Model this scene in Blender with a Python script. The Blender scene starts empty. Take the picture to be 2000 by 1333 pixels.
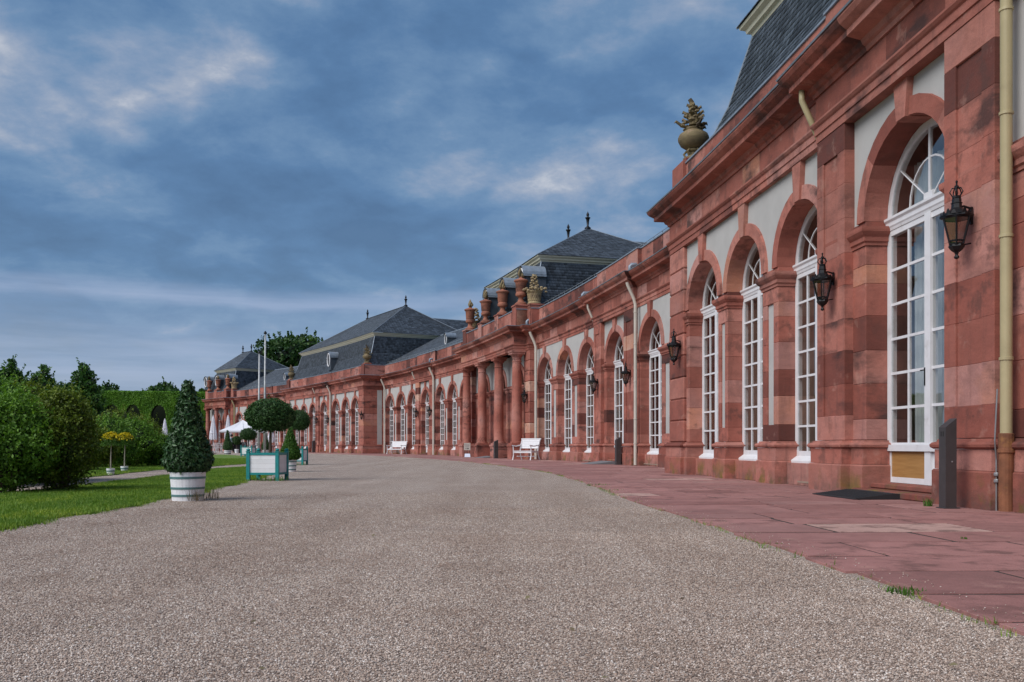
import bpy, math, random
import numpy as np
from mathutils import Vector, Matrix
random.seed(7); rng = np.random.default_rng(7)
scene = bpy.context.scene
COL = scene.collection

# ------------------------------------------------------------------ camera, sky, sun, exposure
cam_d = bpy.data.cameras.new("camera"); cam = bpy.data.objects.new("camera", cam_d); COL.objects.link(cam)
cam.location = (0, 0, 0.70); cam.rotation_euler = (math.radians(90), 0, 0)
cam_d.sensor_width = 36; cam_d.lens = 32.4; cam_d.shift_y = (870.4 - 666.5) / 2000
cam_d.clip_start = 0.05; cam_d.clip_end = 4000
scene.camera = cam
SUN_EL, SUN_AZ = math.radians(43), math.radians(232)      # azimuth clockwise from +Y: left and behind the camera
sdir = Vector((math.sin(SUN_AZ) * math.cos(SUN_EL), math.cos(SUN_AZ) * math.cos(SUN_EL), math.sin(SUN_EL)))
sun_d = bpy.data.lights.new("sun", 'SUN'); sun = bpy.data.objects.new("sun", sun_d); COL.objects.link(sun)
sun_d.energy = 1.5; sun_d.angle = math.radians(46); sun_d.color = (1.0, 0.965, 0.935)
sun.location = (-20, -20, 40); sun.rotation_euler = sdir.to_track_quat('Z', 'Y').to_euler()
scene.view_settings.view_transform = 'Standard'; scene.view_settings.look = 'None'
scene.view_settings.gamma = 1; scene.view_settings.use_curve_mapping = False
EXPO = 1.15
scene.view_settings.exposure = EXPO
world = bpy.data.worlds.new("World"); scene.world = world; world.use_nodes = True

class NT:
    """small helper round a node tree"""
    def __init__(s, tree): s.t = tree; s.n = tree.nodes; s.l = tree.links
    def add(s, typ, inp=None, **kw):
        nd = s.n.new(typ)
        for k, v in kw.items(): setattr(nd, k, v)
        for k, v in (inp or {}).items():
            sock = nd.inputs[k]
            if hasattr(v, 'is_output') or isinstance(v, bpy.types.NodeSocket): s.l.new(v, sock)
            else: sock.default_value = v
        return nd
    def math(s, op, a, b=0.5, c=0.0, clamp=False):
        return s.add('ShaderNodeMath', {0: a, 1: b, 2: c}, operation=op, use_clamp=clamp).outputs[0]
    def mix(s, f, a, b, blend='MIX'):
        nd = s.n.new('ShaderNodeMix'); nd.data_type = 'RGBA'; nd.blend_type = blend
        for sock, v in ((nd.inputs[0], f), (nd.inputs[6], a), (nd.inputs[7], b)):
            if isinstance(v, bpy.types.NodeSocket): s.l.new(v, sock)
            else: sock.default_value = v if not isinstance(v, tuple) or len(v) == 4 else (*v, 1)
        return nd.outputs[2]
    def ramp(s, f, stops, interp='LINEAR'):
        nd = s.n.new('ShaderNodeValToRGB'); cr = nd.color_ramp; cr.interpolation = interp
        while len(cr.elements) < len(stops): cr.elements.new(0.5)
        for e, (p, c) in zip(cr.elements, stops):
            e.position = p; e.color = (*c, 1) if isinstance(c, tuple) else (c, c, c, 1)
        s.l.new(f, nd.inputs[0]); return nd.outputs[0]
    def noise(s, vec, scale, detail=4, rough=0.55, dist=0.0):
        nd = s.add('ShaderNodeTexNoise', {'Scale': scale, 'Detail': detail, 'Roughness': rough, 'Distortion': dist})
        if vec is not None: s.l.new(vec, nd.inputs['Vector'])
        return nd.outputs['Fac']

# sky: Nishita seen through a broken deck of blue grey cloud, projected on a plane overhead
w = NT(world.node_tree); w.n.clear()
sky = w.add('ShaderNodeTexSky', sky_type='NISHITA', sun_disc=False, sun_elevation=SUN_EL, sun_rotation=SUN_AZ)
tc = w.add('ShaderNodeTexCoord').outputs['Generated']
sep = w.add('ShaderNodeSeparateXYZ', {0: tc})
zz = w.math('MAXIMUM', sep.outputs[2], 0.0)
den = w.math('ADD', zz, 0.26)
px = w.math('DIVIDE', sep.outputs[0], den); py = w.math('DIVIDE', sep.outputs[1], den)
pv = w.add('ShaderNodeCombineXYZ', {0: px, 1: py, 2: 0.0}).outputs[0]
off = w.add('ShaderNodeVectorMath', {0: pv, 1: (7.9, -4.5, 8.8)}, operation='ADD').outputs[0]
n1 = w.noise(off, 1.15, 2, 0.5, 0.3)
n2 = w.noise(off, 2.9, 10, 0.64, 0.15)
n3 = w.noise(off, 9.0, 8, 0.68, 0.2)
cl = w.math('ADD', w.math('MULTIPLY', n1, 0.46), w.math('ADD', w.math('MULTIPLY', n2, 0.44), w.math('MULTIPLY', n3, 0.14)))
wv = w.add('ShaderNodeTexNoise', {'Vector': off, 'Scale': 3.2, 'Detail': 5.0}).outputs['Color']
dv = w.add('ShaderNodeVectorMath', {0: off, 1: w.add('ShaderNodeVectorMath', {0: wv, 1: (0.55, 0.55, 0.0)}, operation='MULTIPLY').outputs[0]}, operation='ADD').outputs[0]
vz = w.add('ShaderNodeTexVoronoi', {'Vector': dv, 'Scale': 3.4, 'Smoothness': 0.35}, feature='SMOOTH_F1', voronoi_dimensions='2D').outputs['Distance']
vz2 = w.add('ShaderNodeTexVoronoi', {'Vector': dv, 'Scale': 8.5, 'Smoothness': 0.3}, feature='SMOOTH_F1', voronoi_dimensions='2D').outputs['Distance']
cl = w.math('ADD', cl, w.math('ADD', w.math('MULTIPLY', w.math('SUBTRACT', 0.42, vz), 0.20), w.math('MULTIPLY', w.math('SUBTRACT', 0.40, vz2), 0.07)))
# a heavier blue deck lies low over the trees and ends in a ragged line, pale streaks below it
zw = w.math('ADD', zz, w.math('MULTIPLY', w.math('SUBTRACT', w.noise(off, 1.6, 5, 0.6), 0.5), 0.035))
deck = w.ramp(zw, [(0.0, 0.04), (0.10, 0.05), (0.165, 0.065), (0.21, 0.05), (0.34, 0.0)])
cl = w.math('SUBTRACT', cl, deck)
SK = 10.0 / (2 ** EXPO)
def skc(r, g, b): return tuple(((c / 255) ** 2.2) * SK for c in (r, g, b))
cloud = w.ramp(cl, [(0.33, skc(60, 93, 131)), (0.445, skc(81, 116, 156)), (0.52, skc(104, 135, 170)), (0.575, skc(131, 151, 179)), (0.62, skc(158, 169, 188)), (0.67, skc(196, 200, 209))])
lowf = w.ramp(zw, [(0.0, 1.0), (0.07, 0.95), (0.105, 0.95), (0.122, 0.30), (0.140, 0.25), (0.150, 0.95), (0.158, 0.6), (0.166, 0.0)])
lv = w.add('ShaderNodeVectorMath', {0: tc, 1: (1.4, 1.4, 24.0)}, operation='MULTIPLY').outputs[0]
streak = w.ramp(w.noise(lv, 1.5, 6, 0.58, 0.4), [(0.34, 0.42), (0.62, 1.0)])
cloud2 = w.mix(w.math('MULTIPLY', w.math('MULTIPLY', lowf, streak), 0.8), cloud, (*skc(160, 173, 203), 1))
fac = w.math('ADD', w.math('MULTIPLY', cl, 0.25), 0.78, clamp=True)
skyc = w.mix(fac, sky.outputs[0], cloud2)
bg = w.add('ShaderNodeBackground', {'Color': skyc, 'Strength': 0.10})
w.l.new(bg.outputs[0], w.add('ShaderNodeOutputWorld').inputs[0])

# ------------------------------------------------------------------ materials
M = {}
def mat(name, color=(.5, .5, .5), rough=0.7, metal=0.0, var=0.0, vscale=6.0, bump=0.0, bscale=40.0, spec=0.5, tone=None, dirt=0.0, dscale=1.2, dcol=(0.02, 0.018, 0.016)):
    """plain procedural surface: base colour, a noise variation, optional per-piece tone (r = lightness), blotchy dirt and bump"""
    m = bpy.data.materials.new(name); m.use_nodes = True; t = NT(m.node_tree)
    b = t.n['Principled BSDF']; b.inputs['Roughness'].default_value = rough; b.inputs['Metallic'].default_value = metal
    b.inputs['Specular IOR Level'].default_value = spec
    pos = t.add('ShaderNodeNewGeometry').outputs['Position']
    c = (*color, 1)
    if var: 
        f = t.ramp(t.noise(pos, vscale, 6), [(0.3, 0.0), (0.7, 1.0)])
        c = t.mix(f, tuple(x * (1 - var) for x in color), tuple(min(1, x * (1 + var)) for x in color))
    if tone:
        at = t.add('ShaderNodeAttribute', attribute_name='tone')
        r = t.add('ShaderNodeSeparateColor', {0: at.outputs['Color']}).outputs[0]
        c = t.mix(1.0, c, t.ramp(r, [(0, 1 - tone), (1, 1 + tone)]), 'MULTIPLY')
    if dirt:
        f = t.ramp(t.noise(pos, dscale, 7, 0.62), [(0.56, 0.0), (0.72, 1.0)])
        c = t.mix(t.math('MULTIPLY', f, dirt), c, (*dcol, 1))
    if isinstance(c, tuple): b.inputs['Base Color'].default_value = c
    else: t.l.new(c, b.inputs['Base Color'])
    if bump:
        bp = t.add('ShaderNodeBump', {'Strength': bump, 'Distance': 0.01, 'Height': t.noise(pos, bscale, 5)})
        t.l.new(bp.outputs[0], b.inputs['Normal'])
    M[name] = m; return m

def stone_mat(name, stops, dark=0.8, bump=0.35, moss=False):
    m = bpy.data.materials.new(name); m.use_nodes = True; t = NT(m.node_tree)
    b = t.n['Principled BSDF']; b.inputs['Roughness'].default_value = 0.82; b.inputs['Specular IOR Level'].default_value = 0.3
    pos = t.add('ShaderNodeNewGeometry').outputs['Position']
    at = t.add('ShaderNodeAttribute', attribute_name='tone')
    sp = t.add('ShaderNodeSeparateColor', {0: at.outputs['Color']})
    big = t.noise(pos, 1.3, 4)
    v = t.math('ADD', sp.outputs[0], t.math('MULTIPLY', t.math('SUBTRACT', big, 0.5), 0.34))
    c = t.ramp(v, stops)
    # bedding veins inside a block, shifted from block to block
    sv = t.add('ShaderNodeVectorMath', {0: pos, 1: (1.6, 1.6, 4.0)}, operation='MULTIPLY').outputs[0]
    sh = t.add('ShaderNodeCombineXYZ', {0: sp.outputs[2], 1: sp.outputs[1], 2: sp.outputs[0]}).outputs[0]
    sv = t.add('ShaderNodeVectorMath', {0: sv, 1: t.add('ShaderNodeVectorMath', {0: sh, 1: (40, 40, 40)}, operation='MULTIPLY').outputs[0]}, operation='ADD').outputs[0]
    vein = t.noise(sv, 2.2, 6, 0.6, 0.6)
    c = t.mix(1.0, c, t.ramp(vein, [(0.3, 0.88), (0.5, 1.0), (0.7, 1.10)]), 'MULTIPLY')
    grain = t.noise(pos, 90, 3)
    c = t.mix(1.0, c, t.ramp(grain, [(0.3, 0.88), (0.7, 1.12)]), 'MULTIPLY')
    c = t.mix(1.0, c, t.ramp(sp.outputs[1], [(0, 0.84), (1, 1.14)]), 'MULTIPLY')
    # soot crusts: dark blotches, stronger on some blocks
    blot = t.ramp(t.noise(sv, 0.55, 7, 0.6), [(0.51, 0.0), (0.65, 1.0)])
    thr = t.ramp(sp.outputs[2], [(0.50, 0.06), (0.80, 1.0)])
    c = t.mix(t.math('MULTIPLY', t.math('MULTIPLY', blot, thr), dark), c, (0.03, 0.022, 0.022, 1))
    # run-off streaks
    rv = t.add('ShaderNodeVectorMath', {0: pos, 1: (5, 5, 0.5)}, operation='MULTIPLY').outputs[0]
    run = t.ramp(t.noise(rv, 1.1, 6, 0.6), [(0.56, 0.0), (0.74, 1.0)])
    c = t.mix(t.math('MULTIPLY', run, 0.35), c, (0.07, 0.04, 0.035, 1))
    pale = t.ramp(t.noise(pos, 2.7, 6, 0.65), [(0.60, 0.0), (0.68, 1.0)])
    c = t.mix(t.math('MULTIPLY', pale, 0.28), c, (0.50, 0.30, 0.24, 1))
    # grime that gathers in sheltered corners of the relief and at the foot of the wall
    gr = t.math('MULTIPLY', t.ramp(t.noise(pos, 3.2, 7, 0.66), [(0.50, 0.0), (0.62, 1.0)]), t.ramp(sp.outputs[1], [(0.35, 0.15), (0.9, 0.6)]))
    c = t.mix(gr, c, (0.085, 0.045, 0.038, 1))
    if moss:
        z = t.add('ShaderNodeSeparateXYZ', {0: pos}).outputs[2]
        mz = t.ramp(t.math('ADD', z, t.math('MULTIPLY', t.noise(pos, 2.0, 3), 0.4)), [(0.24, 1.0), (0.62, 0.0)])
        mf = t.math('MULTIPLY', mz, t.ramp(t.noise(pos, 1.6, 6, 0.6), [(0.52, 0.0), (0.62, 1.0)]))
        c = t.mix(t.math('MULTIPLY', mf, 0.75), c, (0.16, 0.125, 0.012, 1))
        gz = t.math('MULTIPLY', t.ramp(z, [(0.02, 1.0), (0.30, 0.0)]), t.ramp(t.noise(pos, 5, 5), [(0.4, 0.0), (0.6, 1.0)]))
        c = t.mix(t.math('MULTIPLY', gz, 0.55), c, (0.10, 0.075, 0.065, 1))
    t.l.new(c, b.inputs['Base Color'])
    h = t.math('ADD', t.noise(pos, 28, 6, 0.65), t.math('MULTIPLY', vein, 1.2))
    bp = t.add('ShaderNodeBump', {'Strength': bump, 'Distance': 0.012, 'Height': h})
    t.l.new(bp.outputs[0], b.inputs['Normal'])
    M[name] = m; return m

RED = [(0.0, (0.120, 0.040, 0.031)), (0.2, (0.215, 0.067, 0.049)), (0.42, (0.345, 0.117, 0.086)), (0.6, (0.415, 0.170, 0.131)), (0.76, (0.425, 0.210, 0.180)), (0.88, (0.52, 0.222, 0.140)), (1.0, (0.52, 0.330, 0.255))]
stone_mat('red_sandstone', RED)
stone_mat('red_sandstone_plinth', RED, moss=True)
stone_mat('urn_sandstone', [(0, (0.24, 0.09, 0.06)), (0.5, (0.36, 0.14, 0.09)), (1, (0.42, 0.25, 0.15))], dark=0.9)
stone_mat('ochre_sandstone', [(0, (0.12, 0.095, 0.05)), (0.5, (0.22, 0.17, 0.09)), (1, (0.34, 0.26, 0.15))], dark=0.8)
stone_mat('paving_sandstone', [(0, (0.25, 0.115, 0.103)), (0.45, (0.325, 0.158, 0.143)), (0.8, (0.36, 0.188, 0.170)), (1, (0.42, 0.275, 0.235))], dark=0.2, bump=0.25)
mat('stucco', (0.42, 0.41, 0.395), 0.9, var=0.06, vscale=2.0, bump=0.15, bscale=120, dirt=0.18, dscale=0.9, dcol=(0.25, 0.22, 0.2))
mat('white_paint', (0.68, 0.68, 0.70), 0.5, var=0.05, dirt=0.4, dscale=5, dcol=(0.40, 0.37, 0.34))
mat('cream_paint', (0.60, 0.56, 0.44), 0.55, var=0.05)
mat('pipe_ochre', (0.40, 0.34, 0.19), 0.5, var=0.10, vscale=3, dirt=0.3, dscale=5, dcol=(0.22, 0.16, 0.08))
mat('pipe_pale', (0.52, 0.48, 0.42), 0.5, var=0.08, vscale=3)
mat('rusty_iron', (0.17, 0.065, 0.03), 0.8, var=0.5, vscale=4, bump=0.4, dirt=0.7, dscale=3.5, dcol=(0.35, 0.17, 0.045))
mat('lead_sheet', (0.24, 0.28, 0.33), 0.5, metal=0.3, var=0.2, vscale=5)
mat('slate', (0.062, 0.075, 0.094), 0.55, var=0.3, vscale=2, tone=0.5, bump=0.2, bscale=30)
mat('slate_bed', (0.03, 0.035, 0.042), 0.7)
mat('interior_plaster', (0.30, 0.22, 0.17), 0.9, var=0.1)
mat('curtain_cloth', (0.62, 0.68, 0.70), 0.9, var=0.08)
mat('black_iron', (0.010, 0.010, 0.012), 0.45, metal=0.4, var=0.3)
mat('steel', (0.085, 0.077, 0.078), 0.45, metal=0.5, var=0.12)
mat('galvanised', (0.35, 0.36, 0.37), 0.45, metal=0.6, var=0.15, vscale=8)
mat('pole_metal', (0.42, 0.43, 0.44), 0.5, metal=0.2, var=0.25, vscale=5)
mat('teal_paint', (0.008, 0.23, 0.23), 0.5, var=0.12, vscale=12, dirt=0.2, dscale=10)
mat('planter_white', (0.78, 0.78, 0.80), 0.55, var=0.04, dirt=0.25, dscale=7, dcol=(0.4, 0.4, 0.38), tone=0.05)
mat('hoop_paint', (0.10, 0.20, 0.20), 0.5, var=0.1)
mat('soil', (0.05, 0.035, 0.025), 0.95, var=0.3, bump=0.8, bscale=60)
mat('bark', (0.10, 0.075, 0.055), 0.9, var=0.3, vscale=20, bump=0.6, bscale=60)
mat('pale_bark', (0.30, 0.27, 0.22), 0.9, var=0.25, vscale=20, bump=0.4, bscale=60)
mat('rubber', (0.018, 0.017, 0.02), 0.75, var=0.15)
mat('grey_board', (0.16, 0.16, 0.17), 0.8, var=0.15)
mat('sign_board', (0.50, 0.47, 0.42), 0.7, var=0.08)
mat('sign_ink', (0.02, 0.02, 0.02), 0.7)
mat('paper_blue', (0.62, 0.68, 0.80), 0.7)
mat('parasol_cloth', (0.80, 0.80, 0.84), 0.85, var=0.03)
mat('skin', (0.45, 0.28, 0.21), 0.6); mat('shirt', (0.55, 0.68, 0.74), 0.8); mat('hair', (0.012, 0.010, 0.010), 0.6); mat('dark_cloth', (0.02, 0.02, 0.025), 0.8)
mat('joint_earth', (0.032, 0.026, 0.022), 0.95, var=0.3)
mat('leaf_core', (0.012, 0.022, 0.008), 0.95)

# plywood with grain
m = mat('plywood', (0.42, 0.24, 0.09), 0.6); t = NT(m.node_tree); b = t.n['Principled BSDF']
pos = t.add('ShaderNodeNewGeometry').outputs['Position']
pv2 = t.add('ShaderNodeVectorMath', {0: pos, 1: (1, 1, 14)}, operation='MULTIPLY').outputs[0]
t.l.new(t.mix(t.noise(pv2, 3, 5), (0.24, 0.115, 0.03), (0.46, 0.25, 0.085)), b.inputs['Base Color'])

def glass_mat(name, tint, gloss_rough, base_refl):
    m = bpy.data.materials.new(name); m.use_nodes = True; t = NT(m.node_tree); t.n.clear()
    tr = t.add('ShaderNodeBsdfTransparent', {'Color': (*tint, 1)})
    pos = t.add('ShaderNodeNewGeometry').outputs['Position']
    bp = t.add('ShaderNodeBump', {'Strength': 0.05, 'Distance': 0.05, 'Height': t.noise(pos, 1.5, 2)})
    gl = t.add('ShaderNodeBsdfGlossy', {'Roughness': gloss_rough, 'Color': (0.9, 0.93, 0.95, 1), 'Normal': bp.outputs[0]})
    fr = t.add('ShaderNodeFresnel', {'IOR': 1.45}).outputs[0]
    mx = t.add('ShaderNodeMixShader', {0: t.math('MINIMUM', t.math('ADD', t.math('MULTIPLY', fr, 0.6), base_refl), 0.24), 1: tr.outputs[0], 2: gl.outputs[0]})
    t.l.new(mx.outputs[0], t.add('ShaderNodeOutputMaterial').inputs[0]); M[name] = m
glass_mat('window_glass', (0.72, 0.72, 0.70), 0.02, 0.0)
glass_mat('lantern_glass', (0.60, 0.52, 0.48), 0.15, 0.10)

def leaf_mat(name, a, bb, c, trans=0.25, rough=0.55, spec=0.3, patch=None):
    m = bpy.data.materials.new(name); m.use_nodes = True; t = NT(m.node_tree); t.n.clear()
    at = t.add('ShaderNodeAttribute', attribute_name='tone')
    sp = t.add('ShaderNodeSeparateColor', {0: at.outputs['Color']})
    col = t.ramp(sp.outputs[0], [(0.0, a), (0.55, bb), (1.0, c)])
    if patch:
        pos = t.add('ShaderNodeNewGeometry').outputs['Position']
        col = t.mix(1.0, col, t.ramp(t.noise(pos, patch, 6, 0.62), [(0.32, (0.72, 0.80, 0.7)), (0.5, (1.0, 1.0, 1.0)), (0.68, (1.55, 1.25, 1.2))]), 'MULTIPLY')
    p = t.add('ShaderNodeBsdfPrincipled', {'Base Color': col, 'Roughness': rough, 'Specular IOR Level': spec})
    tl = t.add('ShaderNodeBsdfTranslucent', {'Color': t.mix(1.0, col, (1.2, 1.35, 0.6, 1), 'MULTIPLY')})
    mx = t.add('ShaderNodeMixShader', {0: trans, 1: p.outputs[0], 2: tl.outputs[0]})
    t.l.new(mx.outputs[0], t.add('ShaderNodeOutputMaterial').inputs[0]); M[name] = m
leaf_mat('laurel_leaf', (0.016, 0.050, 0.012), (0.032, 0.088, 0.024), (0.085, 0.165, 0.065), 0.12, 0.42, 0.4)
leaf_mat('ball_leaf', (0.018, 0.057, 0.013), (0.035, 0.090, 0.022), (0.089, 0.170, 0.054), 0.12, 0.5, 0.25)
leaf_mat('yew_leaf', (0.032, 0.097, 0.012), (0.059, 0.150, 0.017), (0.106, 0.229, 0.029), 0.2)
leaf_mat('shrub_leaf', (0.037, 0.091, 0.010), (0.106, 0.221, 0.024), (0.245, 0.421, 0.056), 0.25)
leaf_mat('olive_leaf', (0.041, 0.067, 0.007), (0.113, 0.162, 0.015), (0.231, 0.292, 0.034), 0.25)
leaf_mat('tree_leaf', (0.032, 0.089, 0.016), (0.061, 0.152, 0.027), (0.112, 0.214, 0.041), 0.2)
leaf_mat('far_leaf', (0.021, 0.057, 0.015), (0.042, 0.098, 0.021), (0.075, 0.143, 0.030), 0.2)
leaf_mat('ivy_leaf', (0.055, 0.150, 0.010), (0.101, 0.238, 0.015), (0.166, 0.326, 0.026), 0.2)
leaf_mat('grass_blade', (0.081, 0.169, 0.015), (0.150, 0.268, 0.028), (0.300, 0.376, 0.057), 0.25, patch=0.9)
leaf_mat('weed_leaf', (0.042, 0.112, 0.014), (0.070, 0.168, 0.021), (0.126, 0.210, 0.042), 0.25)
leaf_mat('dry_stem', (0.10, 0.075, 0.04), (0.16, 0.12, 0.07), (0.2, 0.17, 0.09), 0.1)
leaf_mat('orange_blossom', (0.10, 0.10, 0.01), (0.70, 0.54, 0.012), (0.85, 0.68, 0.03), 0.2)

# lawn and gravel grounds
m = mat('lawn', (0.05, 0.11, 0.015), 0.9); t = NT(m.node_tree); b = t.n['Principled BSDF']
pos = t.add('ShaderNodeNewGeometry').outputs['Position']
c = t.ramp(t.noise(pos, 0.9, 6, 0.6), [(0.3, (0.080, 0.155, 0.014)), (0.55, (0.125, 0.205, 0.020)), (0.75, (0.185, 0.240, 0.035))])
c = t.mix(1.0, c, t.ramp(t.noise(pos, 70, 4, 0.7), [(0.3, 0.55), (0.7, 1.4)]), 'MULTIPLY')
t.l.new(c, b.inputs['Base Color'])
t.l.new(t.add('ShaderNodeBump', {'Strength': 0.9, 'Distance': 0.03, 'Height': t.noise(pos, 60, 5, 0.7)}).outputs[0], b.inputs['Normal'])
m = mat('gravel', (0.3, 0.25, 0.2), 0.85); t = NT(m.node_tree); b = t.n['Principled BSDF']
pos = t.add('ShaderNodeNewGeometry').outputs['Position']
flat = t.add('ShaderNodeVectorMath', {0: pos, 1: (1, 1, 0)}, operation='MULTIPLY').outputs[0]
vo = t.add('ShaderNodeTexVoronoi', {'Vector': flat, 'Scale': 135.0})
rc = t.add('ShaderNodeSeparateColor', {0: vo.outputs['Color']})
PEB = [(0.0, (0.14, 0.112, 0.098)), (0.18, (0.245, 0.182, 0.146)), (0.42, (0.405, 0.302, 0.240)), (0.6, (0.40, 0.343, 0.302)), (0.82, (0.53, 0.428, 0.350)), (1.0, (0.72, 0.675, 0.63))]
pc = t.ramp(rc.outputs[0], PEB)
pc = t.mix(1.0, pc, t.ramp(vo.outputs['Distance'], [(0.3, 1.15), (0.8, 0.5)]), 'MULTIPLY')
patch = t.noise(pos, 0.55, 5, 0.6)
pc = t.mix(1.0, pc, t.ramp(patch, [(0.3, (0.94, 0.88, 0.84)), (0.5, (1.02, 1.0, 0.98)), (0.72, (1.14, 1.10, 1.06))]), 'MULTIPLY')
trv = t.add('ShaderNodeVectorMath', {0: pos, 1: (1.5, 0.12, 0)}, operation='MULTIPLY').outputs[0]
pc = t.mix(1.0, pc, t.ramp(t.noise(trv, 1.0, 4, 0.5), [(0.35, (0.90, 0.87, 0.85)), (0.6, (1.05, 1.05, 1.05))]), 'MULTIPLY')
wear = t.ramp(t.noise(pos, 1.7, 6, 0.65), [(0.60, 0.0), (0.72, 1.0)])
pc = t.mix(t.math('MULTIPLY', wear, 0.45), pc, (0.21, 0.135, 0.095, 1))
t.l.new(pc, b.inputs['Base Color'])
hh = t.math('SUBTRACT', 1.0, vo.outputs['Distance'])
t.l.new(t.add('ShaderNodeBump', {'Strength': 0.8, 'Distance': 0.006, 'Height': hh}).outputs[0], b.inputs['Normal'])
m = mat('pebble', (0.3, 0.25, 0.2), 0.7); t = NT(m.node_tree); b = t.n['Principled BSDF']
pos = t.add('ShaderNodeNewGeometry').outputs['Position']
pc = t.ramp(t.add('ShaderNodeObjectInfo').outputs['Random'], PEB)
pc = t.mix(1.0, pc, t.ramp(t.noise(pos, 0.8, 5, 0.6), [(0.3, (0.88, 0.82, 0.78)), (0.5, (1.0, 0.98, 0.97)), (0.72, (1.14, 1.12, 1.10))]), 'MULTIPLY')
trv = t.add('ShaderNodeVectorMath', {0: pos, 1: (1.5, 0.12, 0)}, operation='MULTIPLY').outputs[0]
pc = t.mix(1.0, pc, t.ramp(t.noise(trv, 1.0, 4, 0.5), [(0.35, (0.90, 0.87, 0.85)), (0.6, (1.05, 1.05, 1.05))]), 'MULTIPLY')
wear = t.ramp(t.noise(pos, 1.7, 6, 0.65), [(0.57, 0.0), (0.70, 1.0)])
t.l.new(t.mix(t.math('MULTIPLY', wear, 0.42), pc, (0.22, 0.14, 0.095, 1)), b.inputs['Base Color'])
mat('far_ground', (0.05, 0.10, 0.02), 0.95, var=0.3, vscale=0.05)

# ------------------------------------------------------------------ helpers: objects
def empty(name, loc, label=None, cat=None, group=None, kind=None, rz=0.0):
    o = bpy.data.objects.new(name, None); COL.objects.link(o); o.empty_display_size = 0.3
    o.location = loc; o.rotation_euler = (0, 0, rz); tag(o, label, cat, group, kind); return o
def tag(o, label=None, cat=None, group=None, kind=None):
    if label: o['label'] = label
    if cat: o['category'] = cat
    if group: o['group'] = group
    if kind: o['kind'] = kind
    return o
def set_tone(me, cols):
    a = me.attributes.new('tone', 'FLOAT_COLOR', 'POINT'); a.data.foreach_set('color', np.ascontiguousarray(cols, dtype=np.float32).ravel())
def link(name, me, material, parent=None, smooth=False):
    o = bpy.data.objects.new(name, me); COL.objects.link(o)
    if material is not None and not me.materials: me.materials.append(M[material] if isinstance(material, str) else material)
    if parent is not None: o.parent = parent
    if smooth: me.polygons.foreach_set('use_smooth', [True] * len(me.polygons))
    return o
def mesh(name, V, F, material, parent=None, smooth=False, tone=None, kind=None):
    me = bpy.data.meshes.new(name); me.from_pydata([tuple(v) for v in V], [], [tuple(f) for f in F]); me.update()
    if tone is not None:
        tone = np.asarray(tone, dtype=np.float32)
        if tone.ndim == 1: tone = np.tile(np.append(tone[:3], 1.0), (len(V), 1))
        set_tone(me, tone)
    o = link(name, me, material, parent, smooth)
    if kind: o['kind'] = kind
    return o
def fast_mesh(name, V, F, material, parent=None, tone=None, kind=None, smooth=False):
    V = np.asarray(V, dtype=np.float32); F = np.asarray(F, dtype=np.int32); k = F.shape[1]
    me = bpy.data.meshes.new(name); me.vertices.add(len(V)); me.vertices.foreach_set('co', V.ravel())
    me.loops.add(F.size); me.loops.foreach_set('vertex_index', F.ravel())
    me.polygons.add(len(F)); me.polygons.foreach_set('loop_start', np.arange(0, F.size, k, dtype=np.int32))
    me.update(calc_edges=True); me.validate()
    if tone is not None: set_tone(me, tone)
    o = link(name, me, material, parent, smooth)
    if kind: o['kind'] = kind
    return o
def copy_tree(o, parent=None):
    c = o.copy(); COL.objects.link(c); c.parent = parent
    for ch in list(o.children): copy_tree(ch, c)
    return c
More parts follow.
